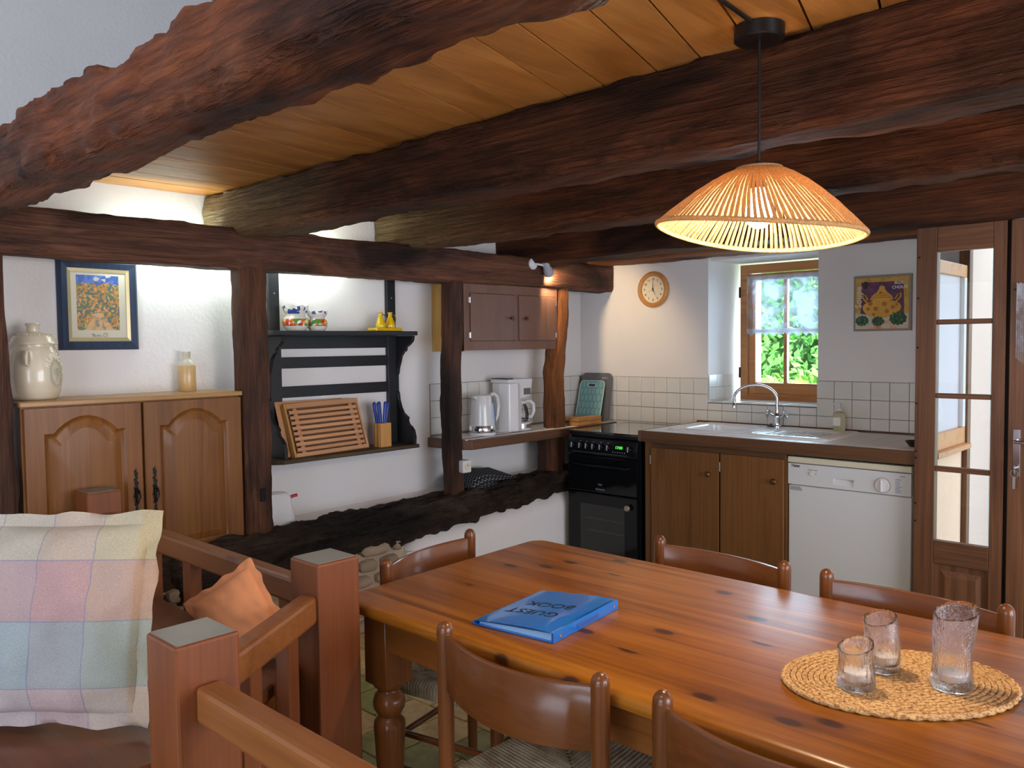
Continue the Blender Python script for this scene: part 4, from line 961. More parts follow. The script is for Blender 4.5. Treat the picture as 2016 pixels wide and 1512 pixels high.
# painted pots
t = NT('flower_faience'); tc = t.n('ShaderNodeTexCoord'); spz = t.n('ShaderNodeSeparateXYZ'); t.l(tc.outputs['Object'], spz.inputs[0])
band1 = t.ramp(spz.outputs[2], [(0, lin(228, 226, 214))]); cr = t.N[-1]
v_ = t.coord((1, 1, 1), rand=True); vo = t.n('ShaderNodeTexVoronoi'); vo.inputs['Scale'].default_value = 55; t.l(v_, vo.inputs['Vector'])
sepc = t.n('ShaderNodeSeparateColor'); t.l(vo.outputs['Color'], sepc.inputs[0])
flow = t.ramp(sepc.outputs[0], [(.0, lin(226, 110, 40)), (.3, lin(240, 190, 60)), (.5, lin(90, 150, 70)), (.7, lin(232, 228, 214)), (.85, lin(190, 50, 50))]); t.N[-1]
flow.node.color_ramp.interpolation = 'CONSTANT'
blue = t.ramp(sepc.outputs[1], [(0, lin(232, 228, 216)), (.74, lin(60, 84, 150))]); blue.node.color_ramp.interpolation = 'CONSTANT'
msk = t.ramp(spz.outputs[2], [(0, (0, 0, 0, 1)), (.022, (1, 1, 1, 1)), (.058, (0, 0, 0, 1))]); msk.node.color_ramp.interpolation = 'CONSTANT'
msk2 = t.ramp(spz.outputs[2], [(0, (0, 0, 0, 1)), (.082, (1, 1, 1, 1)), (.2, (1, 1, 1, 1))]); msk2.node.color_ramp.interpolation = 'CONSTANT'
ring = t.ramp(spz.outputs[2], [(0, (0, 0, 0, 1)), (.0595, (1, 1, 1, 1)), (.0625, (0, 0, 0, 1))]); ring.node.color_ramp.interpolation = 'CONSTANT'
c_ = t.mix(lin(232, 228, 216), flow, msk); c_ = t.mix(c_, blue, msk2); c_ = t.mix(c_, lin(60, 84, 150), ring)
t.l(c_, t.b.inputs['Base Color']); t.p(rough=.2, coat=.5); M_fai = t.m
def pot(x, y, s, label):
    r = thing('faience_pot', label, 'pot', (x, y, 1.514), group='painted pots on the black rack')
    pf_ = [(.0, .002), (.040, 0), (.043, .004), (.056, .022), (.060, .040), (.055, .058), (.043, .068), (.041, .074), (.052, .086), (.057, .104), (.055, .112), (.049, .104), (.044, .088), (.036, .078)]
    mb = MB(); n = 48; v = []; f = []
    for rr, z in pf_:
        for i in range(n):
            a = 2*pi*i/n; k = 1+(.07*max(0, (z-.08)/.03)*cos(8*a)); zz2 = z+(.0035*cos(8*a) if z > .10 else 0)
            v.append((rr*k*cos(a)*s, rr*k*sin(a)*s, zz2*s))
    for j in range(len(pf_)-1):
        for i in range(n): f.append((j*n+i, j*n+(i+1) % n, (j+1)*n+(i+1) % n, (j+1)*n+i))
    f.append(tuple(range((len(pf_)-1)*n, len(pf_)*n))); mb.add(v, f)
    obj('pot_body', mb, M_fai, r, smooth=50)
pot(-3.56, 2.235, 1.08, 'larger flower-painted faience pot with frilled rim on the rack')
pot(-3.555, 2.355, .88, 'smaller blue-rimmed faience pot beside the larger one on the rack')
M_yel = plain('yellow_glaze', lin(224, 182, 20), .2, coat=.5)
ty = thing('yellow_tray', 'small yellow ceramic tray on top of the black rack', 'tray', (-3.545, 2.775, 1.514), world=True)
obj('tray', MB().box(-3.585, -3.505, 2.685, 2.865, 1.514, 1.531, .004), M_yel, ty)
for i, yy in enumerate((2.745, 2.81)):
    j = thing('oil_jug', ('yellow ceramic jug standing on the left of the yellow tray', 'yellow ceramic jug standing on the right of the yellow tray')[i], 'jug', (-3.545, yy, 1.5315), group='yellow cruet jugs')
    obj('jug_body', MB().lathe([(0, 0), (.026, 0), (.028, .006), (.027, .02), (.018, .045), (.011, .062), (.010, .074), (.014, .084), (.010, .084), (.007, .07)], 22), M_yel, j, smooth=50)
    obj('jug_handle', MB().tube([(.004, .011, .072), (.004, .026, .068), (.004, .034, .052), (.004, .032, .034), (.004, .022, .024)], .0035, 8), plain('brown_glaze', lin(130, 90, 40), .3), j, smooth=60)

# bread board (crumb tray with slats) leaning on the lower shelf
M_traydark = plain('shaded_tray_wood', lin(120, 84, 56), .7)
bb = thing('bread_board', 'slatted wooden bread board with crumb tray leaning on the lower rack shelf', 'bread board', (-3.53, 2.39, .893), world=True)
lean = frame((-3.505, 2.18, .8955), (0, 1, .02), (-.36, 0, .93))
def lb(n, a0, a1, b0, b1, c0, c1, m=M_board): return obj(n, MB().box(a0, a1, b0, b1, c0, c1, M=lean), m, bb, bev=.0015)
lb('tray_back', 0, .445, 0, .275, -.036, -.030, M_traydark)
lb('side_edge', 0, .012, 0, .275, -.030, .001, M_knifeblk); lb('side_edge', .433, .445, 0, .275, -.030, .001); lb('top_edge', .012, .433, .250, .275, -.030, .001); lb('bottom_edge', .012, .433, 0, .02, -.030, .001)
for k in range(8): lb('slat', .022, .425, .028+k*.0275, .0445+k*.0275, -.006, .002)
for a in (.05, .385): lb('cross_strip', a, a+.022, .02, .25, -.014, -.006)
b2_ = thing('thin_board', 'thin plain wooden board leaning behind the slatted bread board', 'board', (-3.6, 2.3, .893), world=True)
obj('board', MB().box(0, .40, 0, .285, 0, .006, M=frame((-3.552, 2.155, .8935), (0, 1, 0), (-.34, 0, .94))), M_board, b2_, bev=.002)
# knife block
kb = thing('knife_block', 'pale wooden knife block on the lower shelf of the rack', 'knife block', (-3.545, 2.745, .893), world=True)
mb = MB()
for q in range(4): mb.lathe([(0, 0), (.0175, 0), (.0175, .128), (0, .128)], 12, (-3.562+(q % 2)*.030, 2.722+.0*q+(q//2)*.040+.0, .893))
mb.box(-3.578, -3.515, 2.708, 2.780, .893, 1.020)
obj('block', mb, M_knifeblk, kb, smooth=50)
M_bluep = plain('blue_plastic', lin(36, 62, 150), .35)
for q, (dx, dy, tx_) in enumerate(((-.018, -.026, -.12), (-.018, .0, -.05), (.012, -.022, -.08), (.012, .006, .05), (-.003, .026, .10))):
    kn = thing('knife', ('blue handled knife, back left in the wooden knife block', 'blue handled knife, middle of the back row in the knife block', 'blue handled knife, front left in the wooden knife block', 'blue handled knife, front right in the wooden knife block', 'blue handled knife, rightmost in the wooden knife block')[q], 'knife', (-3.546+dx*.8, 2.745+dy, 1.022), group='blue handled knives')
    obj('handle', MB().tube([(0, 0, 0), (0, tx_*.03, .03), (0, tx_*.1, .07), (0, tx_*.1+.004*(1 if tx_ > 0 else -1), .105), (0, tx_*.1, .112)], [.008, .009, .0085, .0095, .005], 8), M_bluep, kn, smooth=60)
    obj('blade', MB().box(-.0008, .0008, -.006, .006, -.09, 0), M_steel, kn)

# toaster at the foot of the post
to = thing('toaster', 'white electric appliance with a red lever on the wall ledge, half behind the post', 'toaster', (-3.56, 2.10, .56), world=True)
tz = .578
mb = MB(); rings(mb, [([(p[0], p[1]) for p in rrect(-3.615-.0, -3.50, 1.86, 2.175, .03)], tz+.0), (rrect(-3.62, -3.495, 1.855, 2.18, .035), tz+.02), (rrect(-3.612, -3.503, 1.87, 2.165, .04), tz+.13), (rrect(-3.60, -3.515, 1.885, 2.15, .035), tz+.15)])
mb.f.append(tuple(range(len(rrect(0, 1, 0, 1, .1))))); obj('body', mb, M_white, to, smooth=50)
obj('lever', MB().tube([(-3.55, 2.155, tz+.115), (-3.548, 2.19, tz+.125), (-3.54, 2.208, tz+.128)], .008, 8), plain('red_plastic', lin(196, 34, 40), .35), to, smooth=60)
obj('base', MB().box(-3.612, -3.505, 1.86, 2.17, tz-.012, tz-.0005, .004), M_grey, to)
obj('cord', MB().tube([(-3.52, 2.175, tz), (-3.51, 2.26, tz-.03), (-3.515, 2.36, tz-.035), (-3.53, 2.30, tz-.03)], .004, 6), M_white, to, smooth=60)
# socket
so = thing('wall_socket', 'white electric socket box fixed on the cracked timber post', 'socket', (XF+.03, 3.15, .75), world=True)
obj('socket_box', MB().box(XF-.03, XF+.035, 3.150, 3.216, .715, .785, .006), M_white, so)
obj('socket_well', MB().lathe([(.024, 0), (.022, .003), (.020, -.004), (0, -.005)], 24, M=frame((XF+.0355, 3.184, .75), (0, 1, 0), (0, 0, 1))), M_cream, so, smooth=30)
obj('earth_pin', MB().lathe([(0, 0), (.003, 0), (.003, .006), (0, .007)], 8, M=frame((XF+.033, 3.184, .757), (0, 1, 0), (0, 0, 1))), M_black2, so)
# black oven glove / pad
t = NT('scallop_fabric'); v_ = t.coord((1, 1, 1), rand=False); s3 = t.n('ShaderNodeSeparateXYZ'); t.l(v_, s3.inputs[0])
u_ = mth('MULTIPLY', s3.outputs[1], 1/.030); w_ = mth('MULTIPLY', s3.outputs[0], 1/.020)
su = mth('ABSOLUTE', mth('SINE', mth('MULTIPLY', u_, pi))); q_ = mth('FRACT', mth('ADD', mth('SUBTRACT', w_, mth('MULTIPLY', su, .6)), 100))
rg = t.ramp(q_, [(0, (1, 1, 1, 1)), (.16, (1, 1, 1, 1)), (.2, (0, 0, 0, 1))]); t.l(t.mix(lin(20, 22, 28), lin(150, 156, 160), rg), t.b.inputs['Base Color']); t.p(rough=.8)
og = thing('oven_glove', 'black quilted oven glove with pale wavy pattern lying on the sill timber', 'oven glove', (-3.46, 3.42, .58), world=True)
def gl(u, v):
    y = 3.22+.42*u; x = -3.60+.235*v; e = min(1, 6*min(u, 1-u, v, 1-v)); z = .612+.018*(y-3.2)*2+.030*e*(1+.35*sin(u*6))+.015*sin(u*3.2)+.035*(1-v)
    return (x+.012*sin(u*5), y, z)
mb = MB().grid(gl, 40, 20); mb.grid(lambda u, v: (gl(u, v)[0], gl(u, v)[1], gl(u, v)[2]-(.02+.04*min(1, 6*min(u, 1-u, v, 1-v))*.6)), 40, 20); obj('quilted_body', mb, t.m, og, smooth=60)

# ------------------------------------------------------------------ sideboard
sbd = thing('sideboard', 'oak sideboard with two arched panel doors in the left timber bay', 'sideboard', (-3.52, 1.4, .53), world=True)
SX = -3.384
obj('case', MB().box(XW+.004, SX-.022, .965, 1.838, .53, 1.222), M_side, sbd, bev=.002)
obj('top_board', MB().box(XW+.004, SX+.004, .958, 1.843, 1.222, 1.242), M_sidetop, sbd, bev=.004)
def arch(y0, y1, z0, zs, H, d, n=26):
    Y0, Y1, Z0 = y0+d, y1-d, z0+d; P = []; T = []
    for i in range(8): P.append((Y0+(Y1-Y0)*i/8, Z0)); T.append(('b', i/8))
    for i in range(8): P.append((Y1, Z0+(zs-d-Z0)*i/8)); T.append(('r', i/8))
    for i in range(n+1):
        t_ = 1-i/n; k = max(0, min(1, (t_-.12)/.76)); h_ = H*(sin(pi*k)**.75 if 0 < k < 1 else 0)
        P.append((Y0+(Y1-Y0)*t_, zs-d+h_)); T.append(('t', t_))
    for i in range(1, 8): P.append((Y0, zs-d-(zs-d-Z0)*i/8)); T.append(('l', 1-i/8))
    return P, T
for y0, y1, hs_ in ((.972, 1.398, 1), (1.408, 1.836, 0)):
    zb, zt = .535, 1.216
    dd_ = obj('sideboard_door', MB().box(SX-.022, SX-.012, y0, y1, zb, zt), M_side, sbd); dd_['_world'] = sbd['_world']
    a0, a1, az0, azs, AH = y0+.064, y1-.062, zb+.06, 1.118, .062
    P0, T = arch(a0, a1, az0, azs, AH, 0)
    Oo = []
    for (k, t_), p in zip(T, P0):
        if k == 'b': Oo.append((y0+(y1-y0)*t_, zb))
        elif k == 'r': Oo.append((y1, zb+(zt-zb)*t_))
        elif k == 't': Oo.append((y0+(y1-y0)*t_, zt))
        else: Oo.append((y0, zb+(zt-zb)*t_))
    lay = [(Oo, SX-.012), (Oo, SX-.002), ([(y+(.004 if y < (y0+y1)/2 else -.004), z) for y, z in Oo], SX), (P0, SX)]
    for d, x in ((.006, SX-.006), (.012, SX-.010), (.018, SX-.011), (.046, SX-.002), (.050, SX-.0015)): lay.append((arch(a0, a1, az0, azs, AH, d)[0], x))
    mb = MB(); n = len(P0); v = [(x, y, z) for PP, x in lay for y, z in PP]; f = []
    for j in range(len(lay)-1):
        for i in range(n): f.append((j*n+i, j*n+(i+1) % n, (j+1)*n+(i+1) % n, (j+1)*n+i))
    f.append(tuple(range((len(lay)-1)*n, len(lay)*n))); mb.add(v, f)
    obj('arched_panel', mb, M_side, dd_, smooth=25)
    hy = y1-.030 if hs_ else y0+.036
    hp = []
    N_ = 40
    for i in range(N_+1):
        z = .765+.185*i/N_; hp.append((hy+.0075+.0045*sin(i*1.1)*cos(i*.33)-.003*abs(i-N_/2)/(N_/2), z))
    for i in range(N_, -1, -1):
        z = .765+.185*i/N_; hp.append((hy-.0075-.0045*sin(i*1.3)*cos(i*.4)+.003*abs(i-N_/2)/(N_/2), z))
    e_ = obj('escutcheon', MB().prism(hp, SX, SX+.003, 'X'), M_iron, dd_)
    e2_ = MB().tube([(SX+.004, hy, .865), (SX+.012, hy+.008, .86), (SX+.016, hy+.01, .835), (SX+.012, hy, .805), (SX+.016, hy-.008, .835), (SX+.010, hy-.004, .86)], .003, 6)
    e2_.lathe([(.008, 0), (.006, .008), (0, .010)], 12, M=frame((SX+.003, hy, .865), (0, 1, 0), (0, 0, 1)))
    obj('door_pull', e2_, M_iron, dd_, smooth=60)
    del dd_['_world']
# storage jar
jr = thing('storage_jar', 'large cream ribbed ceramic lidded jar with grape medallion on the sideboard', 'jar', (-3.545, 1.06, 1.2425))
M_jar = plain('cream_glaze', lin(214, 200, 172), .25, coat=.4, var=.05)
pr_ = [(0, 0), (.072, 0), (.078, .006), (.088, .03), (.0945, .07), (.095, .11), (.090, .15), (.080, .19), (.072, .205), (.072, .212)]
mb = MB(); n = 96; v = []; f = []
PP = []
for a_, b_ in zip(pr_[:-1], pr_[1:]):
    for k in range(4): PP.append((a_[0]+(b_[0]-a_[0])*k/4, a_[1]+(b_[1]-a_[1])*k/4))
PP.append(pr_[-1])
for rr, z in PP:
    for i in range(n): a = 2*pi*i/n; q = rr+(.0008*cos(i*pi) if .01 < z < .19 else 0); v.append((q*cos(a), q*sin(a), z))
for j in range(len(PP)-1):
    for i in range(n): f.append((j*n+i, j*n+(i+1) % n, (j+1)*n+(i+1) % n, (j+1)*n+i))
mb.add(v, f); obj('jar_body', mb, M_jar, jr, smooth=60)
ld = obj('lid', MB().lathe([(0, .212), (.083, .212), (.086, .216), (.084, .222), (.078, .226), (.074, .238), (.060, .252), (.035, .258), (.022, .264), (.021, .282), (.027, .292), (.024, .296), (0, .297)], 60), M_jar, jr, smooth=50)
bd = MB()
for i in range(30):
    a = 2*pi*i/30; bd.lathe([(0, -.003), (.003, -.002), (.004, 0), (.003, .002), (0, .003)], 6, (.062*cos(a), .062*sin(a), .252))
obj('lid_beading', bd, M_jar, ld)
# medallion, placed on the surface facing the room
med = MB(); a0_ = radians(36)
def onjar(a, z, d=0):
    k = min(range(len(PP)), key=lambda i: abs(PP[i][1]-z)); r_ = PP[k][0]+d; return Vector((r_*cos(a), r_*sin(a), z))
R_ = .09
for i in range(44):
    th_ = 2*pi*i/44; p = onjar(a0_+.031*cos(th_)/R_, .100+.052*sin(th_), .001); med.lathe([(0, -.003), (.0022, -.0018), (.003, 0), (.0022, .0018), (0, .003)], 6, tuple(p))
for i in range(36):
    th_ = 2*pi*i/36
med.tube([onjar(a0_+.025*cos(2*pi*i/36)/R_, .100+.044*sin(2*pi*i/36), .001) for i in range(36)], .0015, 5, closed=True)
for r_i, cnt in enumerate((3, 4, 3, 2, 1)):
    for c_i in range(cnt):
        p = onjar(a0_+((c_i-(cnt-1)/2)*.009)/R_, .118-r_i*.0095, .001); med.lathe([(0, -.005), (.0032, -.0036), (.0048, 0), (.0032, .0036), (0, .005)], 8, tuple(p))
obj('medallion', med, plain('grey_relief', lin(186, 180, 156), .3), jr, smooth=50)
lt = MB(); word = 'RUMTOPF'
for i, chh in enumerate(word):
    th_ = radians(150-24*i); ca = a0_+.046*cos(th_)/R_; cz_ = .100+.068*sin(th_); p = onjar(ca, cz_, .0005)
    rad = Vector((cos(ca), sin(ca), 0)); tang = Vector((-sin(ca), cos(ca), 0)); rot_ = th_-pi/2
    xa_ = tang*cos(rot_)+Vector((0, 0, 1))*sin(rot_); ya_ = -tang*sin(rot_)+Vector((0, 0, 1))*cos(rot_)
    q = text_mb(chh, .031, .003, 'CENTER', frame(p, xa_, ya_), bold=.0006); lt.add(q.v, q.f)
obj('relief_lettering', lt, plain('pale_relief', lin(236, 230, 210), .3), jr)
obj('jar_lug', MB().tube([onjar(radians(-30), .185, 0), onjar(radians(-30), .185, .02), onjar(radians(-30), .165, .026), onjar(radians(-30), .14, .018), onjar(radians(-30), .135, .0)], .006, 8), M_jar, jr, smooth=60)
# stoneware bottle
bo = thing('stoneware_bottle', 'small two-tone stoneware bottle at the right end of the sideboard', 'bottle', (-3.60, 1.695, 1.2425))
obj('bottle_base', MB().lathe([(0, 0), (.036, 0), (.038, .004), (.038, .112), (.037, .114)], 28), plain('tan_stoneware', lin(206, 172, 116), .35, coat=.3), bo, smooth=40)
obj('bottle_neck', MB().lathe([(.0375, .114), (.036, .122), (.022, .138), (.017, .146), (.0165, .158), (.018, .160), (.018, .178), (.010, .180), (.009, .16)], 28, cap=False), plain('cream_stoneware', lin(206, 200, 178), .35, coat=.3), bo, smooth=40)
# framed print
fp = thing('framed_print', 'blue-framed garden print with gold inner frame above the sideboard', 'picture', (XW, 1.35, 1.62), world=True)
y0, y1, z0, z1 = 1.189, 1.511, 1.432, 1.808
def frect(name, a, b, x0, x1, m, par=fp, bev=.003):
    (ya, yb, za, zb2), (yc, yd, zc_, zd) = a, b
    mb = MB(); O = [(ya, za), (yb, za), (yb, zb2), (ya, zb2)]; I = [(yc, zc_), (yd, zc_), (yd, zd), (yc, zd)]
    v = [(x0, *p) for p in O]+[(x1*.35+x0*.65, *p) for p in O]+[(x1, p[0]+(.012 if p[0] < (ya+yb)/2 else -.012), p[1]+(.012 if p[1] < (za+zb2)/2 else -.012)) for p in O]+[(x1-.008, *p) for p in I]+[(x0, *p) for p in I]
    if name != 'frame_moulding': v = [(x0, *p) for p in O]+[(x1, *p) for p in O]+[(x1, *p) for p in O]+[(x1-.003, *p) for p in I]+[(x0, *p) for p in I]
    f = []
    for j in range(4):
        for i in range(4): f.append((j*4+i, j*4+(i+1) % 4, (j+1)*4+(i+1) % 4, (j+1)*4+i))
    mb.add(v, f); return obj(name, mb, m, par)
M_bf = wood('blue_stained_frame', lin(48, 62, 86), lin(32, 43, 62), axis=2, across=20, rough=.4, fine=.25, var=0)
frect('frame_moulding', (y0, y1, z0, z1), (y0+.036, y1-.036, z0+.036, z1-.036), XW+.001, XW+.028, M_bf)
frect('inner_frame', (y0+.034, y1-.034, z0+.034, z1-.034), (y0+.050, y1-.050, z0+.052, z1-.050), XW+.001, XW+.019, plain('champagne_gold', lin(176, 164, 124), .35, .5))
obj('mat_board', MB().box(XW+.001, XW+.012, y0+.04, y1-.04, z0+.04, z1-.04), plain('mat_board', lin(206, 202, 182), .8), fp)
t = NT('garden_print'); tc = t.n('ShaderNodeTexCoord'); s3 = t.n('ShaderNodeSeparateXYZ'); t.l(tc.outputs['Generated'], s3.inputs[0])
def dabs(scale, stops):
    w = t.n('ShaderNodeTexVoronoi'); w.inputs['Scale'].default_value = scale; nzv = t.n('ShaderNodeTexNoise'); nzv.inputs['Scale'].default_value = 30; t.l(tc.outputs['Object'], nzv.inputs['Vector'])
    av = t.n('ShaderNodeVectorMath', operation='MULTIPLY_ADD'); t.l(nzv.outputs['Color'], av.inputs[0]); av.inputs[1].default_value = (.01, .01, .01); t.l(tc.outputs['Object'], av.inputs[2]); t.l(av.outputs[0], w.inputs['Vector'])
    sc = t.n('ShaderNodeSeparateColor'); t.l(w.outputs['Color'], sc.inputs[0]); r = t.ramp(sc.outputs[0], stops); r.node.color_ramp.interpolation = 'CONSTANT'; return r
skyc = dabs(60, [(0, lin(58, 92, 170)), (.55, lin(80, 116, 186)), (.9, lin(196, 190, 176))])
leafc = dabs(120, [(0, lin(190, 126, 62)), (.25, lin(96, 112, 84)), (.5, lin(148, 138, 74)), (.7, lin(84, 100, 112)), (.85, lin(206, 156, 90))])
path = dabs(70, [(0, lin(206, 164, 108)), (.6, lin(186, 150, 110)), (.85, lin(140, 128, 120))])
nb = t.n('ShaderNodeTexNoise'); nb.inputs['Scale'].default_value = 28; t.l(tc.outputs['Object'], nb.inputs['Vector'])
zn = mth('ADD', s3.outputs[2], mth('MULTIPLY', mth('SUBTRACT', nb.outputs['Fac'], .5), .18))
ms_ = t.ramp(zn, [(0, (0, 0, 0, 1)), (.84, (1, 1, 1, 1))]); ms_.node.color_ramp.interpolation = 'CONSTANT'
yc_ = mth('ABSOLUTE', mth('SUBTRACT', s3.outputs[1], .52)); pm_ = mth('LESS_THAN', mth('ADD', mth('MULTIPLY', zn, .9), yc_), .36)
t.l(t.mix(t.mix(leafc, path, pm_), skyc, ms_), t.b.inputs['Base Color']); t.p(rough=.5)
obj('print', MB().box(XW+.012, XW+.0128, 1.262, 1.432, 1.515, 1.745), t.m, fp)
sg = MB(); sy_0, sz_0, sc_0 = 1.318, 1.487, .0011
for stroke in ([(0, 12), (4, 0), (3, 13), (9, 0), (8, 12), (13, 1), (17, 7), (18, 1), (21, 8), (23, 1), (26, 8), (28, 1), (31, 7), (33, 2), (37, 3)], [(50, 14), (45, 15), (41, 9), (44, 1), (49, 1)], [(48, 12), (54, 13), (60, 12)], [(54, 12), (51, 8), (56, 7), (55, 1), (52, 0)]):
    sg.tube([(XW+.0135, sy_0+a*sc_0, sz_0+b*sc_0) for a, b in stroke], .0009, 5)
obj('signature', sg, plain('gold_ink', lin(140, 118, 56), .5), fp)

# fluorescent tube behind the cross beam
ft = thing('tube_light', 'fluorescent batten tube hidden behind the timber rail, lighting the white wall', 'lamp', (-3.56, 1.95, 1.88), world=True)
M_tube = plain('lit_tube', (1, 1, 1, 1), .4, emit=(.84, 1.0, .92, 1), es=36)
obj('batten', MB().box(-3.550, -3.538, 1.35, 2.60, 1.87, 1.91), M_white, ft)
obj('tube', MB().lathe([(.012, 0), (.012, 1.15)], 12, M=frame((-3.566, 1.40, 1.885), (0, 0, 1), (1, 0, 0))), M_tube, ft)
# spot lamp on the cross beam
sl_ = thing('spot_lamp', 'small grey swivelling spotlight on the timber rail, switched on', 'spotlight', (XF+.005, 3.78, 1.925), world=True)
obj('mounting_disc', MB().lathe([(0, -.004), (.034, -.004), (.036, .006), (.030, .014), (.012, .018), (0, .018)], 28, M=frame((XF+.008, 3.78, 1.925), (0, 1, 0), (0, 0, 1))), M_white, sl_, smooth=40)
obj('swivel_arm', MB().tube([(XF+.02, 3.78, 1.925), (XF+.045, 3.795, 1.92), (XF+.058, 3.83, 1.915)], .007, 8), M_white, sl_, smooth=50)
d_ = Vector((-.30, .80, -.72)).normalized(); c0 = Vector((XF+.062, 3.835, 1.93))
xa_ = d_.orthogonal().normalized(); ya_ = d_.cross(xa_)
Ms = frame(c0, xa_, ya_)
M_head = plain('pale_grey_lamp', lin(176, 176, 182), .4)
obj('lamp_head', MB().lathe([(0, -.012), (.018, -.010), (.022, 0), (.022, .045), (.030, .055), (.031, .095), (.029, .095), (.027, .058), (.0, .05)], 28, M=Ms, cap=False), M_head, sl_, smooth=40)
obj('spot_bulb', MB().lathe([(0, .056), (.016, .060), (.024, .075), (.022, .084), (0, .088)], 20, M=Ms), plain('lit_spot_bulb', (1, 1, 1, 1), .4, emit=(1, .72, .38, 1), es=14), sl_, smooth=50)
ld_ = bpy.data.lights.new('spot', 'SPOT'); ld_.energy = 16; ld_.color = (1, .72, .42); ld_.spot_size = radians(128); ld_.spot_blend = .5; ld_.shadow_soft_size = .02
lo = bpy.data.objects.new('spot_light_source', ld_); COL.objects.link(lo); lo.location = c0+d_*.10; lo.rotation_euler = d_.to_track_quat('-Z', 'Y').to_euler()

# ================================================================== PENDANT
PX, PY = -.875, 1.748
pdn = thing('pendant_lamp', 'hanging pendant lamp with wide natural rope shade, bulb lit', 'lamp', (PX, PY, 1.70))
def P_(x, y, z): return (x, y, z-1.70)
obj('ceiling_canopy', MB().lathe([(0, .405), (.052, .405), (.055, .408), (.055, .436), (0, .436)], 36), M_black2, pdn, smooth=40)
obj('cord', MB().tube([(0, 0, .405), (.001, 0, .30), (0, 0, .135)], .0032, 8), M_black2, pdn, smooth=60)
obj('surface_cable', MB().tube([(.008, -.04, .431), (.012, -.12, .432), (.018, -.22, .432), (.03, -.50, .432), (.04, -.82, .43)], .005, 6), M_black2, pdn, smooth=60)
obj('lamp_holder', MB().lathe([(.006, .14), (.018, .135), (.019, .085), (.016, .08), (0, .08)], 20), M_black2, pdn, smooth=40)
bl = obj('bulb', MB().lathe([(0, -.010), (.012, -.008), (.024, .002), (.030, .020), (.028, .038), (.018, .056), (.013, .080), (0, .08)], 24), plain('lit_bulb', (1, 1, 1, 1), .4, emit=(1, .84, .6, 1), es=26), pdn, smooth=60)
right = Vector((.728, .685, 0)); Rt = .048; Rb = .226
def rope_pt(a, t_):
    # t 0 top .. 1 rim, slightly bulging cone tilted down to the right
    r = Rt+(Rb-Rt)*t_; zt = .142; z = zt*(1-t_**1.12)+.008*sin(t_*pi)-.020
    p = Vector((r*cos(a), r*sin(a), 0)); z -= .022*t_*p.dot(right)/Rb
    z += .008*t_*sin(2*a+.6)
    return Vector((p.x, p.y, z))
rp = MB(); NR = 112; random.seed(4)
for i in range(NR):
    a = 2*pi*i/NR; da = .10+.01*random.random()
    pts = [rope_pt(a+da*k/6, k/6)+Vector((random.uniform(-1, 1), random.uniform(-1, 1), random.uniform(-1, 1)))*.0007 for k in range(7)]
    rp.tube(pts, [.0031*random.uniform(.9, 1.15)*(.8+.5*k/6) for k in range(7)], 5)
t = NT('natural_rope'); n1 = t.noise(t.coord((1, 1, 1)), 260, 2); t.l(t.ramp(n1, [(.35, lin(168, 134, 84)), (.6, lin(226, 196, 140))]), t.b.inputs['Base Color']); t.p(rough=.8)
t.b.inputs['Subsurface Weight'].default_value = .0; t.bump(n1, .6, .002)
tl_ = t.n('ShaderNodeBsdfTranslucent'); tl_.inputs[0].default_value = lin(226, 180, 112); mxs = t.n('ShaderNodeMixShader'); mxs.inputs[0].default_value = .45
t.l(t.b.outputs[0], mxs.inputs[1]); t.l(tl_.outputs[0], mxs.inputs[2]); t.l(mxs.outputs[0], t.out.inputs[0]); M_rope = t.m
o = obj('rope_shade', rp, M_rope, pdn, smooth=60); tag(o, kind='stuff')
rimp = [rope_pt(2*pi*i/72, 1.0) for i in range(72)]
obj('rim_rope', MB().tube(rimp, .0055, 8, closed=True), M_rope, pdn, smooth=60)
obj('top_ring', MB().tube([rope_pt(2*pi*i/36, 0) for i in range(36)], .005, 8, closed=True), M_rope, pdn, smooth=60)
obj('shade_carrier', MB().tube([(-Rt, 0, .122), (Rt, 0, .122)], .002, 6).tube([(0, -Rt, .122), (0, Rt, .122)], .002, 6), M_black2, pdn)
pl_ = bpy.data.lights.new('pendant_bulb_light', 'POINT'); pl_.energy = 26; pl_.color = (1, .79, .54); pl_.shadow_soft_size = .03
lo = bpy.data.objects.new('pendant_bulb_light', pl_); COL.objects.link(lo); lo.location = (PX, PY, 1.70-.025)

# ================================================================== BENCH, RAILINGS, CUSHIONS
rl = thing('wooden_balustrade', 'reddish pine railing with square posts and spindles around the bench corner', 'railing', (-1.79, 1.19, 0), world=True)
def rpost(cx, cy, h=.063):
    o = obj('railing_post', MB().box(cx-h, cx+h, cy-h, cy+h, 0, .897), M_railZ, rl, bev=.006); o['_world'] = rl['_world']
    obj('post_top', MB().box(cx-h+.006, cx+h-.006, cy-h+.006, cy+h-.006, .8965, .8990), M_endg, o, bev=.001); del o['_world']
A_, B_, C_ = (-1.788, 1.190), (-1.502, .703), (-3.296, 1.190)
for p in (A_, B_, C_): rpost(*p)
rpost(-.40, .703)
def rrail(p, q, z0=.748, z1=.818, w=.026, name='top_rail', m=M_rail):
    p = Vector((*p, 0)); q = Vector((*q, 0)); d = (q-p); L = d.length; M = frame((p.x, p.y, 0), d.normalized(), Vector((0, 0, 1)).cross(d.normalized()))
    return obj(name, MB().box(0, L, -w, w, z0, z1, M=M), m, rl, bev=.010)
rrail((-3.235, 1.198), (-1.85, 1.198)); rrail((-1.765, 1.128), (-1.530, .765)); rrail((-1.440, .700), (-.463, .700))
rrail((-3.300, .20), (-3.300, 1.127))
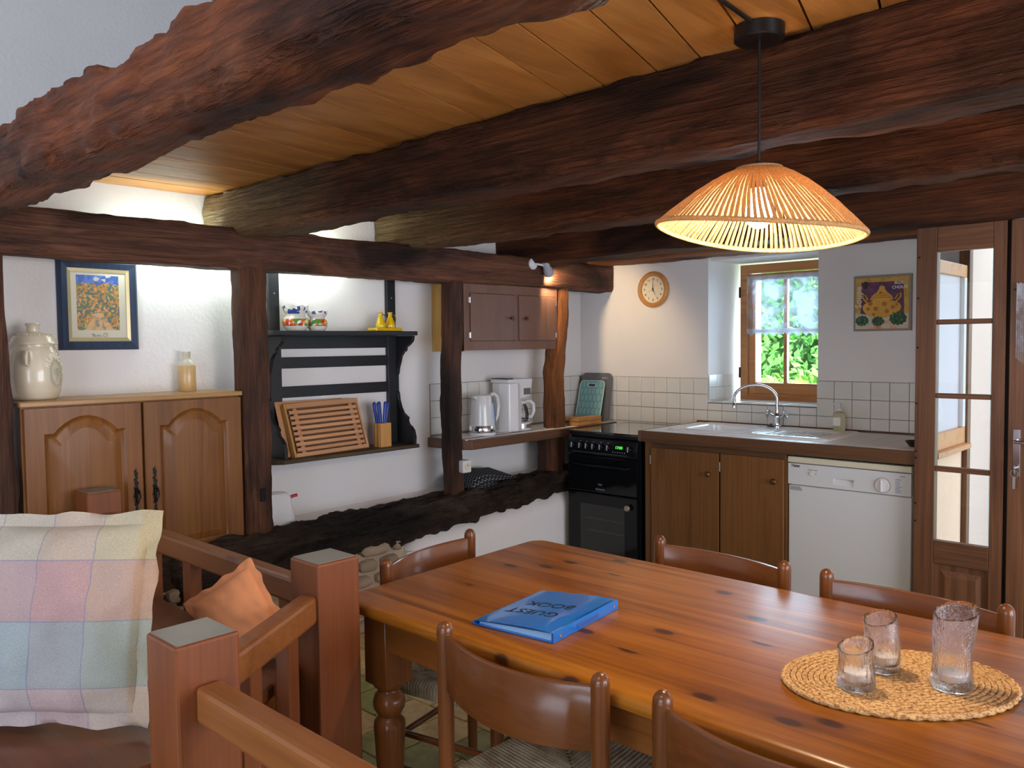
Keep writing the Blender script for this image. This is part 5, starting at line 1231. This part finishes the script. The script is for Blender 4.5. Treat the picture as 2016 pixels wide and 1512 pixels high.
rrail((-3.235, 1.198), (-1.85, 1.198), .12, .18, .022, 'bottom_rail'); rrail((-1.765, 1.128), (-1.530, .765), .12, .18, .022, 'bottom_rail'); rrail((-1.440, .700), (-.463, .700), .12, .18, .022, 'bottom_rail')
def spindle(x, y, rz=0, s=.022): 
    M = Matrix.Translation((x, y, 0)) @ Matrix.Rotation(rz, 4, 'Z'); obj('spindle', MB().box(-s, s, -s*.7, s*.7, .16, .76, M=M), M_railZ, rl, bev=.004)
x = -3.13
while x < -1.92: spindle(x, 1.198, 0, .028); x += .29
for k in (.30, .72): spindle(-1.765+.235*k, 1.128-.363*k, atan2(-.363, .235), .026)
x = -1.25
while x < -.5: spindle(x, .700, 0, .028); x += .27

bn = thing('wooden_bench', 'brown polished wooden bench seat under the checked cushion at lower left', 'bench', (-2.1, .7, 0), world=True)
M_bench = wood('polished_bench_top', lin(112, 64, 34), lin(82, 44, 22), axis=0, across=5, rough=.3, coat=.4, fine=.15, bump=.04, mottled=.35)
obj('seat_board', MB().prism([(-3.20, .05), (-1.62, -.05), (-1.575, .74), (-1.80, 1.10), (-3.20, 1.15)], .600, .632), M_bench, bn, bev=.006)
obj('bench_front', MB().prism([(-3.17, .08), (-1.66, .0), (-1.62, .73), (-1.83, 1.07), (-3.17, 1.12)], .0, .599), M_bench, bn)

# plaid cushion
def cushion(name, label, C0, xa, ya, w, h, puff, m, fl=.028, seed=0, ruff=.010, mf=None):
    T = thing(name, label, 'cushion', tuple(C0-Vector(ya)*(h/2)), world=True)
    xa = Vector(xa).normalized(); ya = Vector(ya).normalized(); za = xa.cross(ya).normalized(); M = frame(C0, xa, ya)
    T.matrix_world = Matrix.Identity(4); T.location = C0; T.rotation_euler = frame((0, 0, 0), xa, ya).to_euler(); del T['_world']
    n = 44
    def prof_(u, v, s):
        X = (u*2-1); Y = (v*2-1); e = max(0, 1-max(abs(X), abs(Y))**2.2)
        th = puff*(max(0, (1-X*X))*max(0, (1-Y*Y)))**.42
        wob = (noise.noise(Vector((X*2.2+seed, Y*2.2, s)))*.018*e**.3+noise.noise(Vector((X*4+seed, Y*4, s*2)))*.010)*min(1, (puff/.055)**2)
        pinch = 1-.035*(1-abs(Y))*(abs(X)**3) ; pinch2 = 1-.035*(1-abs(X))*(abs(Y)**3)
        x = X*w/2*pinch; y = Y*h/2*pinch2
        return (x, y, s*(th+wob*(1 if th > .004 else .2)))
    mb = MB(); mb.grid(lambda u, v: prof_(u, v, 1), n, n); mb.grid(lambda u, v: prof_(u, v, -1), n, n)
    obj('cushion_body', mb, m, T, smooth=80)
    # flat flange all round
    fb = MB(); ring_ = []
    for k in range(4):
        for i in range(24):
            t_ = -1+2*i/24; ring_.append([(t_, -1), (1, t_), (-t_, 1), (-1, -t_)][k])
    def R3(X, Y, d, s=0):
        px = 1-.035*(1-abs(Y))*(abs(X)**3); py = 1-.035*(1-abs(X))*(abs(Y)**3)
        q = Vector((X*(w/2*px+d), Y*(h/2*py+d), 0)); q.z = (ruff*noise.noise(Vector((X*4+seed, Y*4, 9)))*2)*(d/fl)
        q.x += .006*noise.noise(Vector((Y*3, seed, 2)))*(d/fl)*1.3; q.y += .006*noise.noise(Vector((X*3, seed, 5)))*(d/fl)*1.3
        return q+Vector((0, 0, s))
    v = []; f = []; nn = len(ring_)
    for d, s in ((-.006, .0035), (fl*.5, .002), (fl, .0006), (fl, -.0006), (fl*.5, -.002), (-.006, -.0035)):
        v += [R3(X, Y, d, s) for X, Y in ring_]
    for j in range(5):
        for i in range(nn): f.append((j*nn+i, j*nn+(i+1) % nn, (j+1)*nn+(i+1) % nn, (j+1)*nn+i))
    fb.add(v, f); obj('flange', fb, mf or m, T, smooth=70)
    return T
t = NT('pastel_plaid'); tc = t.n('ShaderNodeTexCoord'); s3 = t.n('ShaderNodeSeparateXYZ'); t.l(tc.outputs['Object'], s3.inputs[0])
yy_ = mth('MULTIPLY_ADD', s3.outputs[1], 1/.46); t.N[-1].inputs[2].default_value = .5
xx_ = mth('MULTIPLY_ADD', s3.outputs[0], 1/.46); t.N[-1].inputs[2].default_value = .5
rows = t.ramp(yy_, [(0, lin(226, 196, 186)), (.20, lin(166, 186, 184)), (.49, lin(214, 158, 146)), (.76, lin(222, 200, 158))]); rows.node.color_ramp.interpolation = 'CONSTANT'
cols = t.ramp(xx_, [(0, lin(190, 200, 196)), (.22, lin(206, 206, 208)), (.50, lin(214, 190, 190)), (.74, lin(216, 206, 178)), (.92, lin(222, 196, 140))]); cols.node.color_ramp.interpolation = 'CONSTANT'
base = t.mix(rows, cols, .42)
def stripe(src, pos, wd=.0045):
    a_ = mth('ABSOLUTE', mth('SUBTRACT', src, pos)); return mth('LESS_THAN', a_, wd/2*1.2)
acc = None
for src, pos in ((yy_, .20), (yy_, .49), (yy_, .76), (xx_, .50), (xx_, .74), (xx_, .26)):
    s_ = stripe(src, pos); acc = s_ if acc is None else mth('MAXIMUM', acc, s_)
base = t.mix(base, lin(140, 148, 176), mth('MULTIPLY', acc, .6))
wv = t.noise(t.coord((1, 1, 1), rand=False), 420, 2); base = t.mix(base, t.ramp(wv, [(.3, (.50, .50, .50, 1)), (.7, (.66, .66, .66, 1))]), 1.0, 'MULTIPLY')
t.l(base, t.b.inputs['Base Color']); t.p(rough=.9); t.bump(wv, .3, .001); M_plaid = t.m
cushion('checked_cushion', 'large pastel checked linen cushion at the left edge, propped on the bench', Vector((-1.912, .576, .866)), (.745, .667, .0), (-.16, .17, .97), .42, .395, .058, M_plaid, .026, 3, .012)
M_peach = plain('peach_cotton', lin(192, 122, 76), .9, var=.06, bump=.2, bs=300)
cushion('peach_cushion', 'peach cotton cushion tucked into the railing corner behind the rail', Vector((-1.838, .972, .782)), (.60, .57, .56), (-.53, -.15, .83), .175, .18, .030, M_peach, .014, 8, .005)

# ================================================================== TABLE
tbx0, tbx1, tby0, tby1 = -1.90, -.06, 1.295, 2.165
tb_ = thing('dining_table', 'long varnished pine dining table with turned legs', 'table', (-.98, 1.73, 0), world=True)
t = NT('varnished_pine_boards'); tc = t.n('ShaderNodeTexCoord'); s3 = t.n('ShaderNodeSeparateXYZ'); t.l(tc.outputs['Object'], s3.inputs[0])
bi_ = mth('FLOOR', mth('MULTIPLY', s3.outputs[1], 1/.118)); wn_ = t.n('ShaderNodeTexWhiteNoise'); wn_.noise_dimensions = '1D'; t.l(bi_, wn_.inputs['W'])
off_ = t.n('ShaderNodeVectorMath', operation='SCALE'); off_.inputs['Scale'].default_value = 9.0; t.l(wn_.outputs['Color'], off_.inputs[0])
ad_ = t.n('ShaderNodeVectorMath', operation='ADD'); t.l(tc.outputs['Object'], ad_.inputs[0]); t.l(off_.outputs[0], ad_.inputs[1])
def tmap(sc):
    mp = t.n('ShaderNodeMapping'); mp.inputs['Scale'].default_value = sc; t.l(ad_.outputs[0], mp.inputs[0]); return mp.outputs[0]
n1 = t.noise(tmap((.8, 9, 9)), 1.0, 5, .55, .7); n2 = t.noise(tmap((1.6, 75, 75)), 1.0, 3, .55, .4); n3 = t.noise(tmap((.9, 22, 22)), 1.0, 3, .6, .9)
col = t.ramp(n1, [(.28, lin(122, 70, 14)), (.5, lin(160, 96, 22)), (.72, lin(190, 124, 40))])
col = t.mix(col, t.ramp(n3, [(.35, (.56, .46, .34, 1)), (.55, (1, 1, 1, 1))]), .75, 'MULTIPLY')
col = t.mix(col, t.ramp(n2, [(.3, (.80, .76, .7, 1)), (.6, (1, 1, 1, 1))]), .9, 'MULTIPLY')
vk = t.n('ShaderNodeTexVoronoi'); vk.voronoi_dimensions = '2D'; vk.inputs['Scale'].default_value = 1; t.l(tmap((4.2, 8.2, 8.2)), vk.inputs['Vector'])
sc_k = t.n('ShaderNodeSeparateColor'); t.l(vk.outputs['Color'], sc_k.inputs[0]); gk = mth('GREATER_THAN', sc_k.outputs[0], .68)
kk = t.ramp(vk.outputs['Distance'], [(0, (1, 1, 1, 1)), (.09, (.9, .9, .9, 1)), (.13, (.25, .25, .25, 1)), (.30, (0, 0, 0, 1))])
col = t.mix(col, lin(64, 28, 12), mth('MULTIPLY', kk, gk))
bt = t.ramp(wn_.outputs['Value'], [(0, (.82, .78, .74, 1)), (1, (1.12, 1.1, 1.05, 1))]); col = t.mix(col, bt, 1.0, 'MULTIPLY')
t.l(col, t.b.inputs['Base Color']); t.p(rough=.40, coat=.20, coatr=.20, spec=.22); nb_ = t.noise(t.coord((1, 1, 1)), 5, 2)
M_ttop = t.m
top = rrect(tbx0, tbx1, tby0, tby1, .05, 8)
sk_ = [(x-(.035*(y-tby0)/(tby1-tby0)-.010) if x < -1.5 else x, y) for x, y in top]
prof_t = [(-.022, .712), (-.006, .716), (0, .726), (0, .734), (-.004, .743), (-.012, .748), (-.022, .750)]
mb = MB(); v = []; f = []; n = len(sk_); cx_, cy_ = (tbx0+tbx1)/2, (tby0+tby1)/2
def inset(p, d):
    x = p[0]-math.copysign(-d, p[0]-cx_)*1 if False else p[0]+(d if p[0] > cx_ else -d); y = p[1]+(d if p[1] > cy_ else -d); return x, y
for d, z in prof_t: v += [(*inset(p, d), z) for p in sk_]
for j in range(len(prof_t)-1):
    for i in range(n): f.append((j*n+i, j*n+(i+1) % n, (j+1)*n+(i+1) % n, (j+1)*n+i))
f.append(tuple(range(n))[::-1]); f.append(tuple(range((len(prof_t)-1)*n, len(prof_t)*n)))
mb.add(v, f); obj('tabletop', mb, M_ttop, tb_, smooth=35)
M_apr = wood('pine_apron', lin(138, 84, 36), lin(108, 62, 22), axis=0, across=10, rough=.35, coat=.4, fine=.2, knots=.8)
ix0, ix1, iy0, iy1 = tbx0+.065, tbx1-.065, tby0+.060, tby1-.06
obj('apron', MB().box(ix0, ix1, iy0, iy0+.022, .61, .711), M_apr, tb_, bev=.002); obj('apron', MB().box(ix0, ix1, iy1-.022, iy1, .61, .711), M_apr, tb_, bev=.002)
obj('apron', MB().box(ix0, ix0+.022, iy0, iy1, .61, .711), M_apr, tb_, bev=.002); obj('apron', MB().box(ix1-.022, ix1, iy0, iy1, .61, .711), M_apr, tb_, bev=.002)
lp_ = [(.030, .0), (.034, .02), (.026, .045), (.029, .06), (.034, .20), (.042, .34), (.0445, .38), (.043, .395), (.034, .405), (.030, .412), (.034, .418), (.044, .435), (.0455, .452), (.040, .470), (.031, .480), (.030, .486), (.036, .492), (.043, .498), (.045, .505)]
for cx_l, cy_l in ((ix0+.040, iy0+.040), (ix1-.040, iy0+.040), (ix0+.040, iy1-.040), (ix1-.040, iy1-.040)):
    mb = MB(); mb.box(cx_l-.047, cx_l+.047, cy_l-.047, cy_l+.047, .505, .711, .003); mb.lathe(lp_, 32, (cx_l, cy_l, 0)); obj('leg', mb, M_tableZ, tb_, smooth=40)

# ================================================================== CHAIRS
t = NT('rush_cord'); n1 = t.noise(t.coord((1, 1, 1)), 24, 3); n2 = t.noise(t.coord((1, 1, 1)), 300, 2)
t.l(t.mix(t.ramp(n1, [(.3, lin(158, 134, 100)), (.6, lin(206, 192, 158))]), t.ramp(n2, [(.3, (.75, .75, .75, 1)), (.6, (1, 1, 1, 1))]), 1.0, 'MULTIPLY'), t.b.inputs['Base Color']); t.p(rough=.7); M_rush = t.m
def make_chair(label):
    c = thing('dining_chair', label, 'chair', (0, 0, 0), 0, 'rush-seated dining chairs round the table')
    hw_ = .2235; dp = .385
    for s in (-1, 1):
        pp = [(.0150, 0), (.0165, .02), (.0185, .30), (.0190, .70), (.0192, .776), (.0180, .786), (.0140, .794), (.0075, .799), (0, .8005)]
        obj('rear_leg', MB().lathe(pp, 20, (s*hw_, 0, 0)), M_chair, c, smooth=50)
        obj('front_leg', MB().lathe([(.015, 0), (.018, .02), (.0195, .30), (.0195, .43), (.015, .438), (0, .440)], 20, (s*hw_*.98, dp, 0)), M_chair, c, smooth=50)
    n = 20; v = []; f = []
    for i in range(n+1):
        u = i/n; x = -hw_+.010+(2*hw_-.020)*u; bow = -.050*(1-(2*u-1)**2); zl = .640-.012*(1-(2*u-1)**2); zu = .772-.004*(1-(2*u-1)**2)
        for dy, z in ((-.007, zl+.003), (-.0075, zu-.005), (-.004, zu), (.004, zu), (.0075, zu-.005), (.007, zl+.003), (.003, zl), (-.003, zl)): v.append((x, bow+dy, z))
    for i in range(n):
        for k in range(8): f.append((i*8+k, i*8+(k+1) % 8, (i+1)*8+(k+1) % 8, (i+1)*8+k))
    f.append(tuple(range(8))); f.append(tuple(range(n*8, n*8+8)))
    obj('backrest', MB().add(v, f), M_chairX, c, smooth=50)
    for z in (.20, .31): obj('stretcher', MB().tube([(-hw_, dp, z), (hw_, dp, z)], .010, 10), M_chairX, c, smooth=60)
    for s in (-1, 1):
        for z in (.17, .28): obj('stretcher', MB().tube([(s*hw_, 0, z), (s*hw_*.98, dp, z)], .010, 10), M_chair, c, smooth=60)
    obj('stretcher', MB().tube([(-hw_, 0, .24), (hw_, 0, .24)], .010, 10), M_chairX, c, smooth=60)
    # rush seat: cords run over each rail and stop on the diagonals
    mb = MB(); zt = .448; X0, X1, Y0, Y1 = -hw_-.004, hw_+.004, -.006, dp+.010; cx_, cy_ = 0, (Y0+Y1)/2; N = 38
    for side in range(4):
        for i in range(N):
            u = (i+.5)/N; k = min(u, 1-u)*2; r_ = .0056 if side % 2 == 0 else .0048
            if side == 0: a, b, d = Vector((X0+(X1-X0)*u, Y0, 0)), (Y1-Y0)/2*k, Vector((0, 1, 0))
            elif side == 2: a, b, d = Vector((X0+(X1-X0)*u, Y1, 0)), (Y1-Y0)/2*k, Vector((0, -1, 0))
            elif side == 1: a, b, d = Vector((X0, Y0+(Y1-Y0)*u, 0)), (X1-X0)/2*k, Vector((1, 0, 0))
            else: a, b, d = Vector((X1, Y0+(Y1-Y0)*u, 0)), (X1-X0)/2*k, Vector((-1, 0, 0))
            if b < .004: b = .004
            z = Vector((0, 0, 1))
            pts = [a+d*.014+z*(zt-.050), a-d*.002+z*(zt-.040), a-d*.002+z*(zt-.012), a+d*min(.012, b*.5)+z*(zt), a+d*b+z*(zt-.014*min(1, b/.12)+.001*random.random())]
            mb.tube(pts, r_, 5, cap=False)
    mb.box(X0+.012, X1-.012, Y0+.012, Y1-.012, zt-.045, zt-.016)
    obj('rush_seat', mb, M_rush, c, smooth=60)
    return c
ch = make_chair('rush-seated wooden chair in the foreground, second from the table corner by the railing')
ch.location = (-1.176, 1.252, 0)
ch['label'] = 'rush-seated wooden chair on the near side, closest to the railing and blue book'
dup(ch, (-.594, 1.262, 0), 0, 'rush-seated wooden chair on the near side cut off by the bottom edge of the photo')
dup(ch, (-1.270, 2.275, 0), radians(175.5), 'wooden chair on the far side in front of the brown sink cabinet')
dup(ch, (-.698, 2.240, 0), radians(176.5), 'wooden chair on the far side in front of the dishwasher and glazed door')
dup(ch, (-1.997, 1.732, 0), radians(-78), 'wooden chair at the head of the table beside the stone low wall')

# ================================================================== ON THE TABLE
mt = thing('woven_mat', 'oval braided rattan place mat with stitched rings on the table', 'mat', (-.55, 1.70, .7505), radians(45))
mb = MB(); la, lb_ = .22, .16
t = NT('braided_rattan'); n1 = t.noise(t.coord((1, 1, 1)), 170, 2, .5, .5); n2 = t.noise(t.coord((1, 1, 1)), 12, 3)
t.l(t.mix(t.ramp(n1, [(.36, lin(168, 118, 66)), (.56, lin(222, 182, 124))]), t.ramp(n2, [(.3, (.88, .84, .8, 1)), (.7, (1.05, 1.03, 1, 1))]), 1.0, 'MULTIPLY'), t.b.inputs['Base Color']); t.p(rough=.7); t.bump(n1, .8, .002); M_ratt = t.m
k = 0; d = .004
while lb_-d > .006:
    A2, B2 = la-d, lb_-d; pts = []; nn = max(24, int(150*(A2)/la))
    for i in range(nn):
        a = 2*pi*i/nn; pts.append((A2*cos(a), B2*sin(a), .0046+.0009*sin(i*2.1+k)))
    mb.tube(pts, [.0056*(1+.16*sin(i*pi*.9+k)) for i in range(nn)], 6, closed=True, sx=.85); d += .0112; k += 1
mb.tube([(-.065, 0, .0045), (.065, 0, .0045)], .005, 6)
obj('braided_rings', mb, M_ratt, mt, smooth=60)
rb_ = MB(); nn = 180
for s in (0, 1): rb_.tube([((la+.002+.0022*sin(i*.8+s*pi))*cos(2*pi*i/nn), (lb_+.002+.0022*sin(i*.8+s*pi))*sin(2*pi*i/nn), .005+.002*cos(i*.8+s*pi)) for i in range(nn)], .0046, 6, closed=True)
obj('plaited_border', rb_, M_ratt, mt, smooth=60)
ZM = .7600
def glass(x, y, h, r, label, seed, lean_=(0, 0)):
    g = thing('candle_glass', label, 'candle holder', (x, y, ZM), group='bark-textured glass candle holders')
    mb = MB(); n = 64; m = 30; v = []; f = []
    def P(i, t_, rr, inner):
        a = 2*pi*i/n; w = noise.fractal(Vector((cos(a)*1.6+seed, sin(a)*1.6, t_*h*14)), 1, 2, 3)*.0018+noise.noise(Vector((cos(a)*7+seed, sin(a)*7, t_*h*16)))*.0014
        k = (0 if inner else w); e = 1+.05*sin(t_*5+seed)
        z = t_*h+(.010*cos(a-1.2) if t_ > .98 else .010*cos(a-1.2)*t_**6)
        return (rr*e*cos(a)+k*cos(a)+lean_[0]*t_*t_, rr*e*sin(a)+k*sin(a)+lean_[1]*t_*t_, z)
    lay = [(.0, r*.93, 0), (.03, r, 0)]+[(q/m, r, 0) for q in range(2, m+1)]+[(1.0, r-.003, 1)]+[(q/m, r-.0045, 1) for q in range(m-1, 0, -1) if q/m*h > .016]+[(.014/h, r-.008, 1)]
    for t_, rr, inn in lay: v += [P(i, t_, rr, inn) for i in range(n)]
    for j in range(len(lay)-1):
        for i in range(n): f.append((j*n+i, j*n+(i+1) % n, (j+1)*n+(i+1) % n, (j+1)*n+i))
    f.append(tuple(range(n))[::-1]); f.append(tuple(range((len(lay)-1)*n, len(lay)*n))); mb.add(v, f)
    obj('glass_body', mb, M_cglass, g, smooth=80)
    return g
def candle(x, y, r, label):
    c = thing('tealight_candle', label, 'candle', (x, y, ZM+.0155), group='white candles in the glasses')
    obj('cup', MB().lathe([(0, 0), (r, 0), (r+.0005, .014), (r-.0005, .014), (r-.001, .002), (0, .0015)], 32), M_tin, c, smooth=40)
    obj('wax', MB().lathe([(0, .003), (r-.0012, .003), (r-.0012, .0165), (r-.004, .018), (0, .0175)], 32), M_wax, c, smooth=40)
    obj('wick', MB().tube([(0, 0, .017), (.001, 0, .023)], .0007, 5), M_black2, c)
for x, y, h, r, s, gl_lab, c_lab, ln in ((-.598, 1.607, .082, .0335, 1, 'short rough glass candle holder, the lowest of three, nearest left on the mat', 'white tealight in the short front glass', (0, 0)),
        (-.588, 1.728, .108, .0325, 5, 'medium height rough glass candle holder behind the short one on the mat', 'white tealight in the medium height glass', (-.006, -.004)),
        (-.460, 1.728, .150, .0375, 9, 'tall rough glass candle holder on the right of the mat', 'white tealight in the tall right glass', (.006, .006))):
    glass(x, y, h, r, gl_lab, s, ln); candle(x, y, r-.0095, c_lab)

# guest book
gbk = thing('guest_book', 'blue plastic ring binder guest book lying upside down on the table', 'book', (-1.439, 1.382, .7505), radians(7))
t = NT('blue_polypropylene'); t.b.inputs['Base Color'].default_value = lin(24, 116, 208); t.p(rough=.16, coat=.6); M_bb = t.m
w, l = .236, .300
obj('back_cover', MB().box(0, w, 0, l, 0, .002), M_bb, gbk, bev=.0006)
obj('pages', MB().prism([(.012, .0022), (w-.012, .0022), (w-.012, .019), (.014, .008)], .008, l-.008, 'Y'), plain('bluish_paper', lin(150, 196, 232), .7), gbk)
def cvr(u, v): return (.0+w*.955*u, l*v, .0085+.0155*min(1, u*1.25)**.8+.0015*sin(v*5+1)*sin(u*4))
fc = MB(); fc.grid(cvr, 20, 16); n0 = len(fc.v); fc.grid(lambda u, v: (cvr(u, v)[0], cvr(u, v)[1], cvr(u, v)[2]-.0012), 20, 16)
obj('front_cover', fc, M_bb, gbk, smooth=60)
obj('spine', MB().prism([(w*.95, .0228), (w-.003, .0245), (w, .0225), (w, .0005), (w-.004, 0), (w-.004, .0215), (w*.95, .0222)], 0, l, 'Y'), M_bb, gbk, bev=.0008)
obj('fore_edge_flap', MB().prism([(0, .001), (.002, .0005), (.003, .0085), (0, .009), (-.006, .005)], 0, l, 'Y'), M_bb, gbk)
for yy in (.026, l-.022): obj('rivet', MB().lathe([(0, 0), (.0045, 0), (.0045, .0015), (.002, .0018), (0, .001)], 14, M=frame((w+.0002, yy, .012), (0, 1, 0), (0, 0, 1))), M_chrome, gbk)
obj('spine_label', MB().box(w-.0002, w+.0012, .10, .20, .007, .017), plain('label_holder', lin(34, 96, 178), .2, coat=.5), gbk)
M_ink = plain('black_ink', lin(14, 18, 30), .5)
for word_, px_, py_ in (('GUEST', .100, .112), ('BOOK', .108, .182)):
    tq = text_mb(word_, .050, .00015, 'CENTER', frame((px_, py_, 0), (-1, 0, 0), (0, -1, 0)))
    tq.v = [(p[0], p[1], p[2]+cvr(min(1, p[0]/(w*.955)), p[1]/l)[2]+.0005) for p in tq.v]
    obj('title_lettering', tq, M_ink, gbk)

for o in list(bpy.data.objects):
    if '_world' in o: del o['_world']
